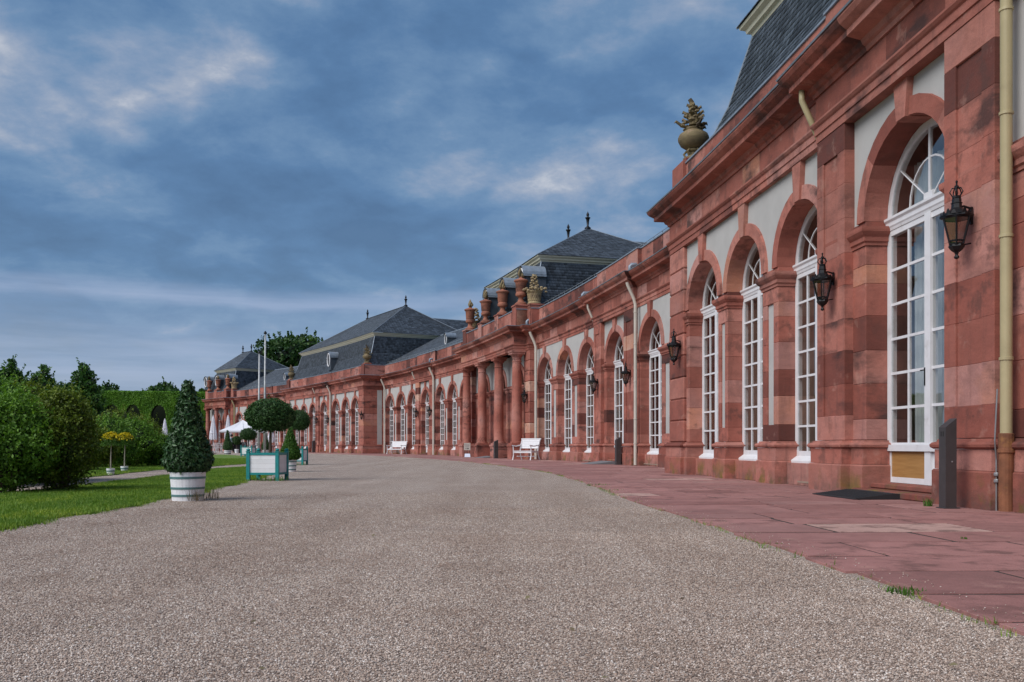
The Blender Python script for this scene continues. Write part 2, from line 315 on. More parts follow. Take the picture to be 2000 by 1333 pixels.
class MB:
    """collects boxes, tubes, lathes, prisms; build() links them as ONE mesh object"""
    def __init__(s): s.V = []; s.F = []
    def add(s, V, F):
        o = len(s.V); s.V += [tuple(v) for v in V]; s.F += [tuple(i + o for i in f) for f in F]; return s
    def box(s, x0, x1, y0, y1, z0, z1):
        V = [(x, y, z) for x in (x0, x1) for y in (y0, y1) for z in (z0, z1)]
        return s.add(V, [(0, 1, 3, 2), (4, 6, 7, 5), (0, 4, 5, 1), (2, 3, 7, 6), (0, 2, 6, 4), (1, 5, 7, 3)])
    def tube(s, pts, r, n=8, cap=True):
        pts = [Vector(p) for p in pts]; rs = r if isinstance(r, (list, tuple)) else [r] * len(pts)
        V = []; prev = None
        for i, p in enumerate(pts):
            d = (pts[min(i + 1, len(pts) - 1)] - pts[max(i - 1, 0)]).normalized()
            if prev is None: u = d.orthogonal().normalized()
            else:
                u = prev - d * prev.dot(d)
                u = u.normalized() if u.length > 1e-6 else d.orthogonal().normalized()
            prev = u; v = d.cross(u)
            V += [p + (u * math.cos(a) + v * math.sin(a)) * rs[i] for a in [2 * math.pi * k / n for k in range(n)]]
        F = [(i * n + k, i * n + (k + 1) % n, (i + 1) * n + (k + 1) % n, (i + 1) * n + k) for i in range(len(pts) - 1) for k in range(n)]
        if cap: F += [tuple(range(n))[::-1], tuple((len(pts) - 1) * n + k for k in range(n))]
        return s.add(V, F)
    def lathe(s, prof, n=16, c=(0, 0, 0), sq=1.0):
        V = [(c[0] + r * math.cos(a), c[1] + r * math.sin(a) * sq, c[2] + z) for r, z in prof for a in [2 * math.pi * k / n for k in range(n)]]
        F = [(i * n + k, i * n + (k + 1) % n, (i + 1) * n + (k + 1) % n, (i + 1) * n + k) for i in range(len(prof) - 1) for k in range(n)]
        F += [tuple(range(n))[::-1], tuple((len(prof) - 1) * n + k for k in range(n))]
        return s.add(V, F)
    def prism(s, poly, axis, a, b):
        """extrude a closed 2-D polygon along axis 'x','y' or 'z' from a to b"""
        n = len(poly)
        def P(u, v, t): return {'x': (t, u, v), 'y': (u, t, v), 'z': (u, v, t)}[axis]
        V = [P(u, v, a) for u, v in poly] + [P(u, v, b) for u, v in poly]
        F = [tuple(range(n))[::-1], tuple(range(n, 2 * n))] + [(i, (i + 1) % n, n + (i + 1) % n, n + i) for i in range(n)]
        return s.add(V, F)
    def build(s, name, material, parent=None, smooth=False, tone=None, loc=None, kind=None, xf=None):
        V = s.V if xf is None else [xf(v) for v in s.V]
        o = mesh(name, V, s.F, material, parent, smooth, tone, kind)
        if loc is not None: o.location = loc
        return o
def rtone(bias=0.42, sd=0.23): return (min(1, max(0, random.gauss(bias, sd))), random.random(), random.random())
# ------------------------------------------------------------------ plan of the curved facade: s along the arc, n towards the garden, z up
R0, CX, CY, TH0 = 182.452, -174.785, -0.365, 0.076
PP = 1.673; Q = 0.34                      # pavilion projection, window reveal
def W(s, n, z=0.0):
    r = R0 - n; th = TH0 + s / R0
    return (CX + r * math.cos(th), CY + r * math.sin(th), z)
def SN(x, y):
    r = math.hypot(x - CX, y - CY); return ((math.atan2(y - CY, x - CX) - TH0) * R0, R0 - r)
def Wn(A):
    A = np.asarray(A, dtype=float); r = R0 - A[:, 1]; th = TH0 + A[:, 0] / R0
    return np.stack([CX + r * np.cos(th), CY + r * np.sin(th), A[:, 2]], 1)
def ang(s): return TH0 + s / R0           # heading: local frame rotated by this (x outward from garden, y along s)

BL = Vector(W(20, 0, 0))
building = empty('sandstone_orangery', BL, 'long curved red sandstone orangery with arched white windows and slate roofs', 'building')
def wb(V): return [tuple(Vector(W(*v)) - BL) for v in V]

# --- stones are gathered first; the 300 nearest of each kind become objects, the rest one joined part per kind
STONES = {}
def stone(kind, V, F, tone=None, material='red_sandstone'):
    c = np.mean(np.array(V), 0); x, y, z = W(*c)
    STONES.setdefault(kind, []).append((x * x + y * y, wb(V), F, tone or rtone(), material))
def flush_stones():
    for kind, L in STONES.items():
        L.sort(key=lambda a: a[0])
        for d, V, F, tn, m in L[:300]: mesh(kind, V, F, m, building, tone=tn)
        rest = L[300:]
        for m in {r[4] for r in rest}:
            V, F, T = [], [], []
            for d, v, f, tn, mm in rest:
                if mm != m: continue
                o = len(V); V += v; F += [tuple(i + o for i in q) for q in f]; T += [(*tn, 1)] * len(v)
            mesh('distant_' + kind + '_work', V, F, m, building, tone=np.array(T), kind='stuff')

def cbox(s0, s1, n0, n1, z0, z1, c=0.008):
    """box with all edges chamfered"""
    V, F = [], []
    X = ((s0, s1), (n0, n1), (z0, z1)); idx = {}
    for i in (0, 1):
        for j in (0, 1):
            for k in (0, 1):
                for ax in range(3):
                    p = [X[0][i], X[1][j], X[2][k]]
                    for a, b in zip(range(3), (i, j, k)):
                        if a != ax: p[a] += c if b == 0 else -c
                    idx[(i, j, k, ax)] = len(V); V.append(tuple(p))
    q = [(0, 0), (0, 1), (1, 1), (1, 0)]
    for ax in range(3):
        o = [a for a in range(3) if a != ax]
        for side in (0, 1):
            f = []
            for u, v in q:
                key = [0, 0, 0]; key[ax] = side; key[o[0]] = u; key[o[1]] = v; f.append(idx[(*key, ax)])
            F.append(tuple(f))
    for ax in range(3):                      # edges parallel to ax
        o = [a for a in range(3) if a != ax]
        for u, v in q:
            k0 = [0, 0, 0]; k0[o[0]] = u; k0[o[1]] = v; k1 = list(k0); k1[ax] = 1
            F.append((idx[(*k0, o[0])], idx[(*k0, o[1])], idx[(*k1, o[1])], idx[(*k1, o[0])]))
    for i in (0, 1):
        for j in (0, 1):
            for k in (0, 1): F.append(tuple(idx[(i, j, k, a)] for a in range(3)))
    return V, F
def sbox(kind, s0, s1, n0, n1, z0, z1, c=0.008, tone=None, material='red_sandstone'):
    stone(kind, *cbox(s0, s1, n0, n1, z0, z1, c), tone, material)

def sweep_rings(path, prof):
    P = [np.array(p, float) for p in path]; rings = []
    N = []
    for a, b in zip(P[:-1], P[1:]):
        d = (b - a) / np.linalg.norm(b - a); N.append(np.array([-d[1], d[0]]))
    for i, p in enumerate(P):
        if i == 0: m = N[0]
        elif i == len(P) - 1: m = N[-1]
        else: m = (N[i - 1] + N[i]) / (1 + N[i - 1].dot(N[i]))
        rings.append([(p[0] + o * m[0], p[1] + o * m[1], z) for o, z in prof])
    return rings
def sweep(path, prof, each=None, joined=None):
    """each(V,F,i) receives one closed prism per path segment; joined=True returns one mesh"""
    rings = sweep_rings(path, prof); k = len(prof)
    if each:
        for i in range(len(rings) - 1):
            V = rings[i] + rings[i + 1]
            F = [(j, (j + 1) % k, k + (j + 1) % k, k + j) for j in range(k)] + [tuple(range(k))[::-1], tuple(range(k, 2 * k))]
            each(V, F, i)
        return
    V = [v for r in rings for v in r]
    F = [(i * k + j, i * k + (j + 1) % k, (i + 1) * k + (j + 1) % k, (i + 1) * k + j) for i in range(len(rings) - 1) for j in range(k)]
    F += [tuple(range(k))[::-1], tuple((len(rings) - 1) * k + j for j in range(k))]
    return V, F
def run_path(runs, step=None, gap=0.0):
    """runs: (s0, s1, n) in order of s; steps between them become corners; long runs are cut every `step` metres"""
    pts = []
    for i, (a, b, n) in enumerate(runs):
        cnt = max(1, round((b - a) / step)) if step else 1
        xs = [a + (b - a) * j / cnt for j in range(cnt + 1)]
        for j, x in enumerate(xs):
            if j in (0, cnt) or not step: pts.append((x, n))
            else: pts.append((x + random.uniform(-0.2, 0.2) * step, n))
    out = []
    for p in pts:
        if not out or abs(p[0] - out[-1][0]) + abs(p[1] - out[-1][1]) > 1e-4: out.append(p)
    return out

# --- layout: openings (left edge, half width, kind), read from the photograph section by section
E1 = 10.25; P3a, P3b = 69.0, 92.7
SEC = {
 'P1': dict(n=PP, ops=[(-9.6, 1.0, 'w'), (-6.82, 1.0, 'w'), (-4.0, 1.0, 'w'), (0.03, 1.16, 'd'), (3.48, 1.0, 'w'), (6.25, 1.0, 'w'), (8.91, 1.03, 'w')], a=-12.4, b=E1, qa=1, qb=1),
 'A': dict(n=0, ops=[(15.35, 1.12, 'w'), (18.65, 1.12, 'w'), (22.72, 1.12, 'd'), (26.52, 1.12, 'w'), (29.83, 1.12, 'w'), (33.13, 1.12, 'w')], a=E1 + .02, b=33.55, qa=0, qb=0),
 'B': dict(n=0, ops=[(49.09, 1.02, 'w'), (52.06, 1.02, 'w'), (55.02, 1.02, 'w'), (58.69, 1.02, 'd'), (62.16, 1.02, 'w'), (65.15, 1.02, 'w'), (68.13, 1.02, 'w')], a=46.3, b=P3a - .02, qa=0, qb=0),
 'P3': dict(n=PP, ops=[(72.65, 1.0, 'w'), (75.52, 1.0, 'w'), (78.52, 1.0, 'w'), (82.07, 1.02, 'd'), (85.43, .92, 'w'), (88.1, .88, 'w'), (90.7, .86, 'w')], a=P3a, b=P3b, qa=1, qb=1),
 'C': dict(n=0, ops=[(96.33, .86, 'w'), (98.93, .86, 'w'), (101.53, .86, 'w'), (104.5, .86, 'd'), (107.4, .86, 'w'), (110.0, .86, 'w'), (112.62, .86, 'w')], a=P3b + .02, b=112.9, qa=0, qb=0),
}
ZI, ZS, ZA = 3.86, 3.95, 5.52
def rise(hw): return .94 * hw       # impost top, springing, arch rise, architrave underside
COURSES = [0.78, 1.08, 1.60, 2.08, 2.58, 3.05, 3.32, 3.60]
RUNS = []                                      # entablature plan
def plinth(path, tn=None):
    for prof in ([(-.25, 0), (.10, 0), (.10, .40), (.085, .42), (-.25, .42)], [(-.25, .424), (.075, .424), (.075, .655), (-.25, .655)], [(-.25, .659), (.085, .659), (.115, .68), (.12, .71), (.10, .735), (.06, .745), (.05, .775), (-.25, .778)]):
        V, F = sweep(path, prof); stone('plinth_stone', V, F, rtone(0.45, 0.12), 'red_sandstone_plinth')
IMPOST = [(-.12, 3.60), (.02, 3.60), (.02, 3.64), (.045, 3.66), (.045, 3.72), (.075, 3.75), (.105, 3.79), (.11, 3.82), (.11, 3.86), (-.12, 3.86)]
def impost(path):
    V, F = sweep(path, IMPOST); stone('impost_moulding', V, F, rtone(0.40, 0.10))
def box_part(name, s0, s1, n0, n1, z0, z1, m, parent=None):
    mb = MB().box(s0, s1, n0, n1, z0, z1); return mesh(name, wb(mb.V), mb.F, m, parent or building)

def pier(s0, s1, n, pil=False, open0=True, open1=True, pab=None):
    """stone pier between two openings: ashlar courses, recessed stucco panel or a panelled pilaster in front"""
    nf = n + Q; wd = s1 - s0
    path = ([(s0, n)] if open0 else []) + [(s0, nf), (s1, nf)] + ([(s1, n)] if open1 else [])
    impost(path)
    panel = (not pil) and wd > 0.55
    edge = wd * 0.29
    for z0, z1 in zip(COURSES[:-1], COURSES[1:]):
        if panel and 1.05 < z0 < 3.3:
            t0 = rtone(); 
            sbox('pier_stone', s0, s0 + edge, n - .12, nf, z0, z1, tone=t0); sbox('pier_stone', s1 - edge, s1, n - .12, nf, z0, z1, tone=t0 if random.random() < .5 else rtone())
        else: sbox('pier_stone', s0, s1, n - .12, nf, z0, z1)
    if panel: box_part('stucco_panel', s0 + edge - .01, s1 - edge + .01, n - .1, nf - .035, 1.07, 3.33, 'stucco')
    sbox('pier_stone', s0, s1, n - .12, nf, ZI + .003, ZS)
    if pil:
        i = wd * 0.19; a, b = pab or (s0 + i, s1 - i); pf = nf + .14
        plinth(([(s0, n)] if open0 else []) + [(s0, nf), (a, nf), (a, pf), (b, pf), (b, nf), (s1, nf)] + ([(s1, n)] if open1 else []))
        zs = [.78, 1.15, 1.62, 2.12, 2.60, 3.10, 3.58, 4.10, 4.62, 5.12, ZA]; e = (b - a) * .24
        for z0, z1 in zip(zs[:-1], zs[1:]):
            tn = rtone(); V, F = [], []
            rec = .03 if 1.1 < z0 < 5.1 else 0.0
            for (u, v, d) in ((a, a + e, 0), (a + e, b - e, rec), (b - e, b, 0)):
                vv, ff = cbox(u, v, nf - .05, pf - d, z0, z1, .004) if rec else (None, None)
                if vv is None: continue
                o = len(V); V += vv; F += [tuple(k + o for k in q) for q in ff]
            if not rec: V, F = cbox(a, b, nf - .05, pf, z0, z1, .006)
            stone('pilaster_stone', V, F, tn)
        return (a, b)
    plinth(path)

def quoin(s0, s1, nb, nf, z1=ZA, side=None):
    """rusticated corner pier with open V joints"""
    zs = np.linspace(.78, z1, 10)
    for z0, zz1 in zip(zs[:-1], zs[1:]):
        sbox('quoin_stone', s0, s1, nb, nf, z0 + .002, zz1 - .002, c=.03, tone=rtone(.5, .2))
    mid = (nb + nf) / 2
    box_part('quoin_core', s0 + .03, s1 - .03, nb + .01, nf - .03, .5, z1, 'red_sandstone')

def arch_bay(c, hw, n, lo, hi, proud=.03, key=True):
    """stucco spandrels from lo to hi, archivolt stones and keystone round one opening"""
    nf = n + Q - .02; K = 14; RV = rise(hw)
    th = [math.pi * i / K for i in range(K + 1)]
    arc = [(c + (hw + .1) * math.cos(a), ZS + (RV + .1) * math.sin(a)) for a in th]
    V, F = [], []
    def quad(a, b, cc, d): 
        o = len(V); V.extend([(p[0], nf, p[1]) for p in (a, b, cc, d)]); F.append((o, o + 1, o + 2, o + 3))
    for (x0, z0), (x1, z1) in zip(arc[:-1], arc[1:]): quad((x0, z0), (x1, z1), (x1, ZA + .03), (x0, ZA + .03))
    quad((c + hw + .1, ZS - .02), (hi, ZS - .02), (hi, ZA + .03), (c + hw + .1, ZA + .03))
    quad((lo, ZS - .02), (c - hw - .1, ZS - .02), (c - hw - .1, ZA + .03), (lo, ZA + .03))
    mesh('stucco_spandrel', wb(V), F, 'stucco', building)
    dr = .235; vz = .235
    for side in (0, 1):
        for part in (0, 1):
            a0 = math.radians(part * 41.5); a1 = math.radians((part + 1) * 41.5)
            if side: a0, a1 = math.pi - a1, math.pi - a0
            V, F = [], []
            for i in range(5):
                a = a0 + (a1 - a0) * i / 4; ca, sa = math.cos(a), math.sin(a)
                V += [(c + hw * ca, n - .1, ZS + RV * sa), (c + hw * ca, nf + .02 + proud, ZS + RV * sa), (c + (hw + dr) * ca, nf + .02 + proud, ZS + (RV + vz) * sa), (c + (hw + dr) * ca, n - .1, ZS + (RV + vz) * sa)]
            for i in range(4):
                for j in range(4): F.append((i * 4 + j, i * 4 + (j + 1) % 4, i * 4 + 4 + (j + 1) % 4, i * 4 + 4 + j))
            F += [(0, 1, 2, 3), (16, 17, 18, 19)]
            stone('arch_stone', V, F, rtone(0.55, 0.12))
    if key:
        zb = ZS + RV * .985; t = rtone(.55, .12); V = []
        for nn in (n - .1, nf + .09):
            V += [(c - .12, nn, zb), (c + .12, nn, zb), (c + .19, nn, ZA + .01), (c - .19, nn, ZA + .01)]
        stone('keystone', V, [(0, 1, 2, 3), (4, 5, 6, 7), (0, 1, 5, 4), (1, 2, 6, 5), (2, 3, 7, 6), (3, 0, 4, 7)], t)

NPANE = [0]
def window(c, hw, n, door=False, ply=False, fine=False, zb=0.44):
    """white glazed window: outer frame, transom, two casements of 2 x 7 panes, fanlight; panes are their own pieces when near"""
    RV = rise(hw); hw = hw - .004
    f = MB(); y0, y1 = n - .07, n + .018
    z0 = .17 if door else zb; zt = 3.86
    f.box(c - hw, c - hw + .11, y0, y1, z0, ZS); f.box(c + hw - .11, c + hw, y0, y1, z0, ZS)
    # moulded transom
    prof = [(n - .06, zt - .07), (n + .026, zt - .07), (n + .034, zt - .03), (n + .045, zt - .01), (n + .045, zt + .045), (n + .07, zt + .075), (n + .07, zt + .11), (n - .06, zt + .125)]
    f.prism([(a, b) for a, b in prof], 'x', c - hw - .0, c + hw + .0)
    f.box(c - .075, c + .075, y0, y1 + .02, z0, zt - .06)
    zl = .74 if door else .60                       # bottom of the glazing
    top = zt - .06
    f.box(c - hw + .11, c - .075, y0, y1, top - .09, top); f.box(c + .075, c + hw - .11, y0, y1, top - .09, top)
    f.box(c - hw + .11, c - .075, y0, y1, zl - .10, zl); f.box(c + .075, c + hw - .11, y0, y1, zl - .10, zl)
    if door:
        f.box(c - hw + .11, c - .075, y0, y1 - .01, z0, z0 + .08); f.box(c + .075, c + hw - .11, y0, y1 - .01, z0, z0 + .08)
        f.box(c - hw + .02, c + hw - .02, y1, y1 + .04, .62, .71)
    else:
        f.prism([(n - .06, zb - .02), (n + .13, zb - .05), (n + .13, zb - .015), (n + .12, zb), (n + .02, zb + .07), (n - .06, zb + .07)], 'x', c - hw - .01, c + hw + .01)
    # fanlight ring
    K = 16; fr = .11
    ring = []
    for i in range(K + 1):
        a = math.pi * i / K; ca, sa = math.cos(a), math.sin(a)
        for (rr, yy) in ((0, y0), (0, y1), (-fr, y1), (-fr, y0)): ring.append((c + (hw + rr) * ca, yy, ZS + (RV - .004 + rr) * sa))
    o = len(f.V); f.V += ring
    f.F += [tuple(o + v for v in (i * 4 + j, i * 4 + (j + 1) % 4, i * 4 + 4 + (j + 1) % 4, i * 4 + 4 + j)) for i in range(K) for j in range(4)]
    wframe = mesh('arched_door' if door else 'arched_window', wb(f.V), f.F, 'white_paint', building)
    g = MB(); by0, by1 = n - .03, n + .012; bt = .019
    leaves = ((c - hw + .11, c - .075), (c + .075, c + hw - .11)); rows = 6 if door else 7
    dz = (top - .09 - zl) / rows
    for a, b in leaves:
        m = (a + b) / 2; g.box(m - bt, m + bt, by0, by1, zl, top - .09)
        for k in range(1, rows): g.box(a, m - bt, by0, by1 - .003, zl + k * dz - bt, zl + k * dz + bt); g.box(m + bt, b, by0, by1 - .003, zl + k * dz - bt, zl + k * dz + bt)
    fz = zt + .12; R1 = hw - fr; R2 = RV - fr
    g.box(c - bt * 1.2, c + bt * 1.2, by0, by1, fz, ZS + R2)
    for sgn in (-1, 1):
        a = math.radians(40); g.tube([(c + sgn * .05, n - .015, fz + .02), (c + sgn * R1 * math.cos(a), n - .015, ZS + R2 * math.sin(a))], .02, 5)
    g.tube([(c + R1 * .52 * math.cos(math.pi * i / 12), n - .012, fz + .02 + (R2 * .55) * math.sin(math.pi * i / 12)) for i in range(13)], .019, 5)
    g.prism([(n - .03, fz), (n + .03, fz), (n + .03, fz + .09), (n - .03, fz + .11)], 'x', c - .11, c + .11)
    mesh('glazing_bars', wb(g.V), g.F, 'white_paint', wframe)
    # panes
    def pane(V, F):
        if fine: mesh('pane', wb(V), F, 'window_glass', wframe); NPANE[0] += 1
        else: rest.add(V, F)
    rest = MB(); yg = n - .001
    for a, b in leaves:
        m = (a + b) / 2
        for u, v in ((a, m), (m, b)):
            for k in range(rows): pane([(u, yg, zl + k * dz), (v, yg, zl + k * dz), (v, yg, zl + k * dz + dz), (u, yg, zl + k * dz + dz)], [(0, 1, 2, 3)])
    for q in range(2):
        pts = [(c, yg, fz)] + [(c + R1 * math.cos(a), yg, ZS + R2 * math.sin(a)) for a in [math.pi / 2 * (q + i / 8) for i in range(9)]]
        pane(pts, [tuple(range(len(pts)))])
    if rest.V: 
        o = mesh('glazing', wb(rest.V), rest.F, 'window_glass', wframe)
    if door:
        for k, (a, b) in enumerate(leaves):
            pm = 'plywood' if (ply and k == 1) else 'white_paint'
            mb = MB().box(a, b, n - .05, n + .004, z0 + .08, zl - .10); o = mesh('door_panel', wb(mb.V), mb.F, pm, wframe)
            if pm == 'plywood': o['label'] = 'plywood sheet closing the lower door panel'
        h = MB().box(c + .05, c + .066, n + .035, n + .05, 1.50, 1.74).box(c + .05, c + .16, n + .04, n + .055, 1.70, 1.715)
        mesh('door_handle', wb(h.V), h.F, 'black_iron', wframe)
    return wframe

DOORPIL = {}
for nm, S in SEC.items():
    n = S['n']; ops = S['ops']; cs = [(l - hw, hw, k) for l, hw, k in ops]
    near = nm in ('P1', 'A')
    a, b = S['a'], S['b']
    qn = n + Q + .08
    runs = []
    if S['qa']: quoin(a, a + 1.45, n - 1.4 if nm == 'P3' else n - .3, qn); plinth([(a, Q - .1), (a, qn - .0), (a + 1.45, qn), (a + 1.45, n + Q)])
    if S['qb']: quoin(b - 1.12, b, n - 1.3, qn); plinth([(b - 1.12, n + Q), (b - 1.12, qn), (b, qn), (b, Q - .1)])
    lim0 = a + (1.45 if S['qa'] else 0); lim1 = b - (1.12 if S['qb'] else 0)
    pil = {}
    for i in range(len(cs) + 1):
        s0 = lim0 if i == 0 else cs[i - 1][0] + cs[i - 1][1]
        s1 = lim1 if i == len(cs) else cs[i][0] - cs[i][1]
        isd = (i < len(cs) and cs[i][2] == 'd') or (i > 0 and cs[i - 1][2] == 'd')
        if s1 - s0 < .05: continue
        pab = None
        if nm == 'P1' and isd: pab = (-3.40, -2.36) if s0 < -1 else (.44, 1.44)
        r = pier(s0, s1, n, pil=isd, open0=i > 0, open1=i < len(cs), pab=pab)
        if isd: pil['R' if (i < len(cs) and cs[i][2] == 'd') else 'L'] = r
    DOORPIL[nm] = pil
    for i, (c, hw, k) in enumerate(cs):
        lo = lim0 if i == 0 else (cs[i - 1][0] + cs[i - 1][1] + c - hw) / 2
        hi = lim1 if i == len(cs) - 1 else (c + hw + cs[i + 1][0] - cs[i + 1][1]) / 2
        arch_bay(c, hw, n, lo, hi)
        fine = (nm == 'P1' and c > -2) or (nm == 'A' and c < 30)
        window(c, hw, n, door=k == 'd', ply=nm == 'P1', fine=fine)
        if k == 'w':
            sbox('sill_stone', c - hw, c + hw, n - .15, n + Q * .62, .0, .39, material='red_sandstone_plinth', tone=rtone(.62, .12))
        else:
            sbox('door_step', c - hw - .02, c + hw + .02, n - .1, n + Q + .22, .0, .09, c=.015, material='red_sandstone_plinth'); sbox('door_step', c - hw, c + hw, n - .1, n + Q - .02, .095, .165, c=.012, material='red_sandstone_plinth')
    nE = qn if (S['qa'] or S['qb']) else n + Q
    pa, pb = pil['R'][0] - .02, pil['L'][1] + .02
    RUNS += [(a, pa, nE), (pa, pb, n + Q + .15), (pb, b, nE)]
    # dark room behind the windows
    V, F = sweep([(a + .2, n - 1.25), (b - .2, n - 1.25)], [(-.05, .02), (0, .02), (0, 5.6), (-.05, 5.6)]); mesh('inner_wall', wb(V), F, 'interior_plaster', building)
    for z in (.05, 5.45):
        box_part('inner_floor' if z < 1 else 'inner_ceiling', a + .2, b - .2, n - 1.25, n - .08, z, z + .03, 'interior_plaster')
for nm in ('P1', 'A'):
    for l, hw, k in SEC[nm]['ops']:
        if l < -2: continue
        c = l - hw; n = SEC[nm]['n']; V, F = [], []
        for u0, u1 in (((c - hw + .05, c + .90),) if k == 'd' else ()):
            K = 70
            for i in range(K + 1):
                u = u0 + (u1 - u0) * i / K; y = n - .28 + .05 * math.sin(i * 1.35)
                V += [(u, y, .2), (u, y + .02 * math.sin(i), 4.7)]
            o = len(V) - 2 * (K + 1); F += [(o + 2 * i, o + 2 * i + 2, o + 2 * i + 3, o + 2 * i + 1) for i in range(K)]
        if V: mesh('curtain', wb(V), F, 'curtain_cloth', building, smooth=True)

# --- porticos: engaged columns on pedestals before a recessed arcade
def column(s, n, parent_kind='portico_column'):
    mb = MB()
    mb.box(-.39, .39, -.39, .39, 0, .64); mb.box(-.43, .43, -.43, .43, .64, .74)
    mb.box(-.36, .36, -.36, .36, .74, .82)
    mb.lathe([(.33, .82), (.335, .85), (.32, .89), (.272, .90), (.266, .93), (.262, 2.2), (.254, 3.2), (.242, 4.2), (.228, 4.95), (.25, 4.97), (.25, 5.0), (.23, 5.02), (.23, 5.18), (.30, 5.27), (.33, 5.33)], 28)
    mb.box(-.35, .35, -.35, .35, 5.33, 5.43); mb.box(-.38, .38, -.38, .38, 5.43, ZA)
    V, F = mb.V, mb.F; a = ang(s); ca, sa = math.cos(a), math.sin(a); c = Vector(W(s, n, 0)) - BL
    V = [(c.x + x * ca - y * sa, c.y + x * sa + y * ca, z) for x, y, z in V]
    T = np.array([(*rtone(.52 + .18 * math.sin(z * 2.1 + s), .02)[:1], .6, .4 + .4 * (math.sin(s * 5 + z * .9) > .6), 1) for x, y, z in V])
    o = mesh(parent_kind, V, F, 'red_sandstone', building, tone=T)
    for p in o.data.polygons:
        if len(p.vertices) == 4 and abs(p.normal.z) < .9 and p.center.z > .83: p.use_smooth = True
    o.data.set_sharp_from_angle(angle=math.radians(35)); return o
def portico(cols, a, b, open_end=False):
    nw = .45 - Q; nc = 1.10                       # window plane, column axis
    for s in cols: column(s, nc)
    quoin(a, a + 1.0, -.3, .70); plinth([(a, Q - .05), (a, .70), (a + 1.0, .70), (a + 1.0, .45)])
    if not open_end:
        quoin(b - 1.0, b, -.3, .70); plinth([(b - 1.0, .45), (b - 1.0, .70), (b, .70), (b, Q - .05)])
    ops = [((u + v) / 2, .93) for u, v in zip(cols[:-1], cols[1:])]
    lim0, lim1 = a + 1.0, b - (0 if open_end else 1.0)
    for i in range(len(ops) + 1):
        s0 = lim0 if i == 0 else ops[i - 1][0] + ops[i - 1][1]; s1 = lim1 if i == len(ops) else ops[i][0] - ops[i][1]
        if s1 - s0 < .1: continue
        path = ([(s0, nw - .3)] if i > 0 else []) + [(s0, .45), (s1, .45)] + ([(s1, nw - .3)] if i < len(ops) else [])
        impost(path); plinth(path)
        for z0, z1 in zip(COURSES[:-1], COURSES[1:]): sbox('pier_stone', s0, s1, nw - .45, .45, z0, z1)
        sbox('pier_stone', s0, s1, nw - .45, .45, ZI + .003, ZS)
    for i, (c, hw) in enumerate(ops):
        lo = lim0 if i == 0 else (ops[i - 1][0] + c) / 2; hi = lim1 if i == len(ops) - 1 else (c + ops[i + 1][0]) / 2
        arch_bay(c, hw, nw, lo, hi); window(c, hw, nw - .32, door=True, fine=False)
        sbox('door_step', c - hw - .02, c + hw + .02, nw - .3, .47, .0, .09, c=.015, material='red_sandstone_plinth'); sbox('door_step', c - hw, c + hw, nw - .4, .4, .095, .165, c=.012, material='red_sandstone_plinth')
    V, F = sweep([(a + .2, -1.5), (b - .2, -1.5)], [(-.05, .02), (0, .02), (0, 5.6), (-.05, 5.6)]); mesh('inner_wall', wb(V), F, 'interior_plaster', building)
    x0, x1 = cols[0] - .36, cols[-1] + .36
    return [(a, x0, .72), (x0, x1, nc + .26)] + ([] if open_end else [(x1, b, .72)])
P2C = [34.45, 38.05, 41.6, 45.06]; P2a, P2b = 33.55, 46.3
DC = [113.95, 116.95, 119.7]; Da, Db = 112.9, 120.45
R2 = portico(P2C, P2a, P2b); RD = portico(DC, Da, Db, True)
RUNS = sorted(RUNS + R2 + RD)

# --- entablature: architrave, frieze and cornice stones run round every break of the front
def kind_sweep(kind, prof, step, runs=RUNS, sd=.18, bias=.46, material='red_sandstone', soot=0.0):
    path = run_path(runs, step)
    def each(V, F, i):
        a, b = np.array(path[i]), np.array(path[i + 1])
        t = rtone(bias, sd); stone(kind, V, F, (t[0], t[1], max(t[2], random.uniform(soot, 1))), material)
    sweep(path, prof, each)
kind_sweep('architrave_stone', [(-.3, 5.52), (0, 5.52), (0, 5.635), (.02, 5.64), (.02, 5.745), (.045, 5.765), (.07, 5.80), (.07, 5.83), (-.3, 5.83)], 2.0)
kind_sweep('frieze_stone', [(-.3, 5.825), (0, 5.825), (0, 6.245), (-.3, 6.245)], 1.25)
kind_sweep('cornice_stone', [(-.3, 6.24), (.03, 6.24), (.05, 6.30), (.09, 6.325), (.12, 6.39), (.30, 6.43), (.32, 6.44), (.32, 6.525), (.35, 6.545), (.42, 6.60), (.46, 6.66), (.46, 6.70), (-.3, 6.73)], 1.4, bias=.36, soot=.45)
V, F = sweep(run_path(RUNS, 2.5), [(.475, 6.69), (.485, 6.715), (.40, 6.735), (-.28, 6.79), (-.28, 6.72), (.40, 6.705)]); mesh('cornice_flashing', wb(V), F, 'lead_sheet', building)
ATT = [(a, b, n - .16) for a, b, n in RUNS]
# parapet: the small door-bay breaks are ironed out
kind_sweep('parapet_stone', [(-.32, 6.72), (0, 6.72), (0, 7.60), (-.32, 7.60)], 1.15, ATT, .2, .34, soot=.5)
V, F = sweep(run_path(ATT, 2.5), [(-.36, 7.60), (.03, 7.60), (.03, 7.64), (-.36, 7.66)]); mesh('parapet_flashing', wb(V), F, 'lead_sheet', building)
for s in P2C + DC + [P2a + .45, P2b - .45, Da + .45]:
    n1 = 1.34 if s in P2C + DC else .72
    sbox('pedestal_stone', s - .36, s + .36, n1 - .85, n1 - .08, 6.73, 7.78, c=.012); sbox('pedestal_stone', s - .40, s + .40, n1 - .88, n1 - .04, 7.78, 7.86, c=.015)
for s, d in ((E1 - .45, -1), (P3a + .45, 1), (P3b - .45, -1)):
    n1 = PP + Q + .08; sbox('pedestal_stone', s - .42, s + .42, n1 - .88, n1 - .06, 6.73, 7.68, c=.012); sbox('pedestal_stone', s - .30, s + .30, n1 - .78, n1 - .18, 7.68, 7.80, c=.015)

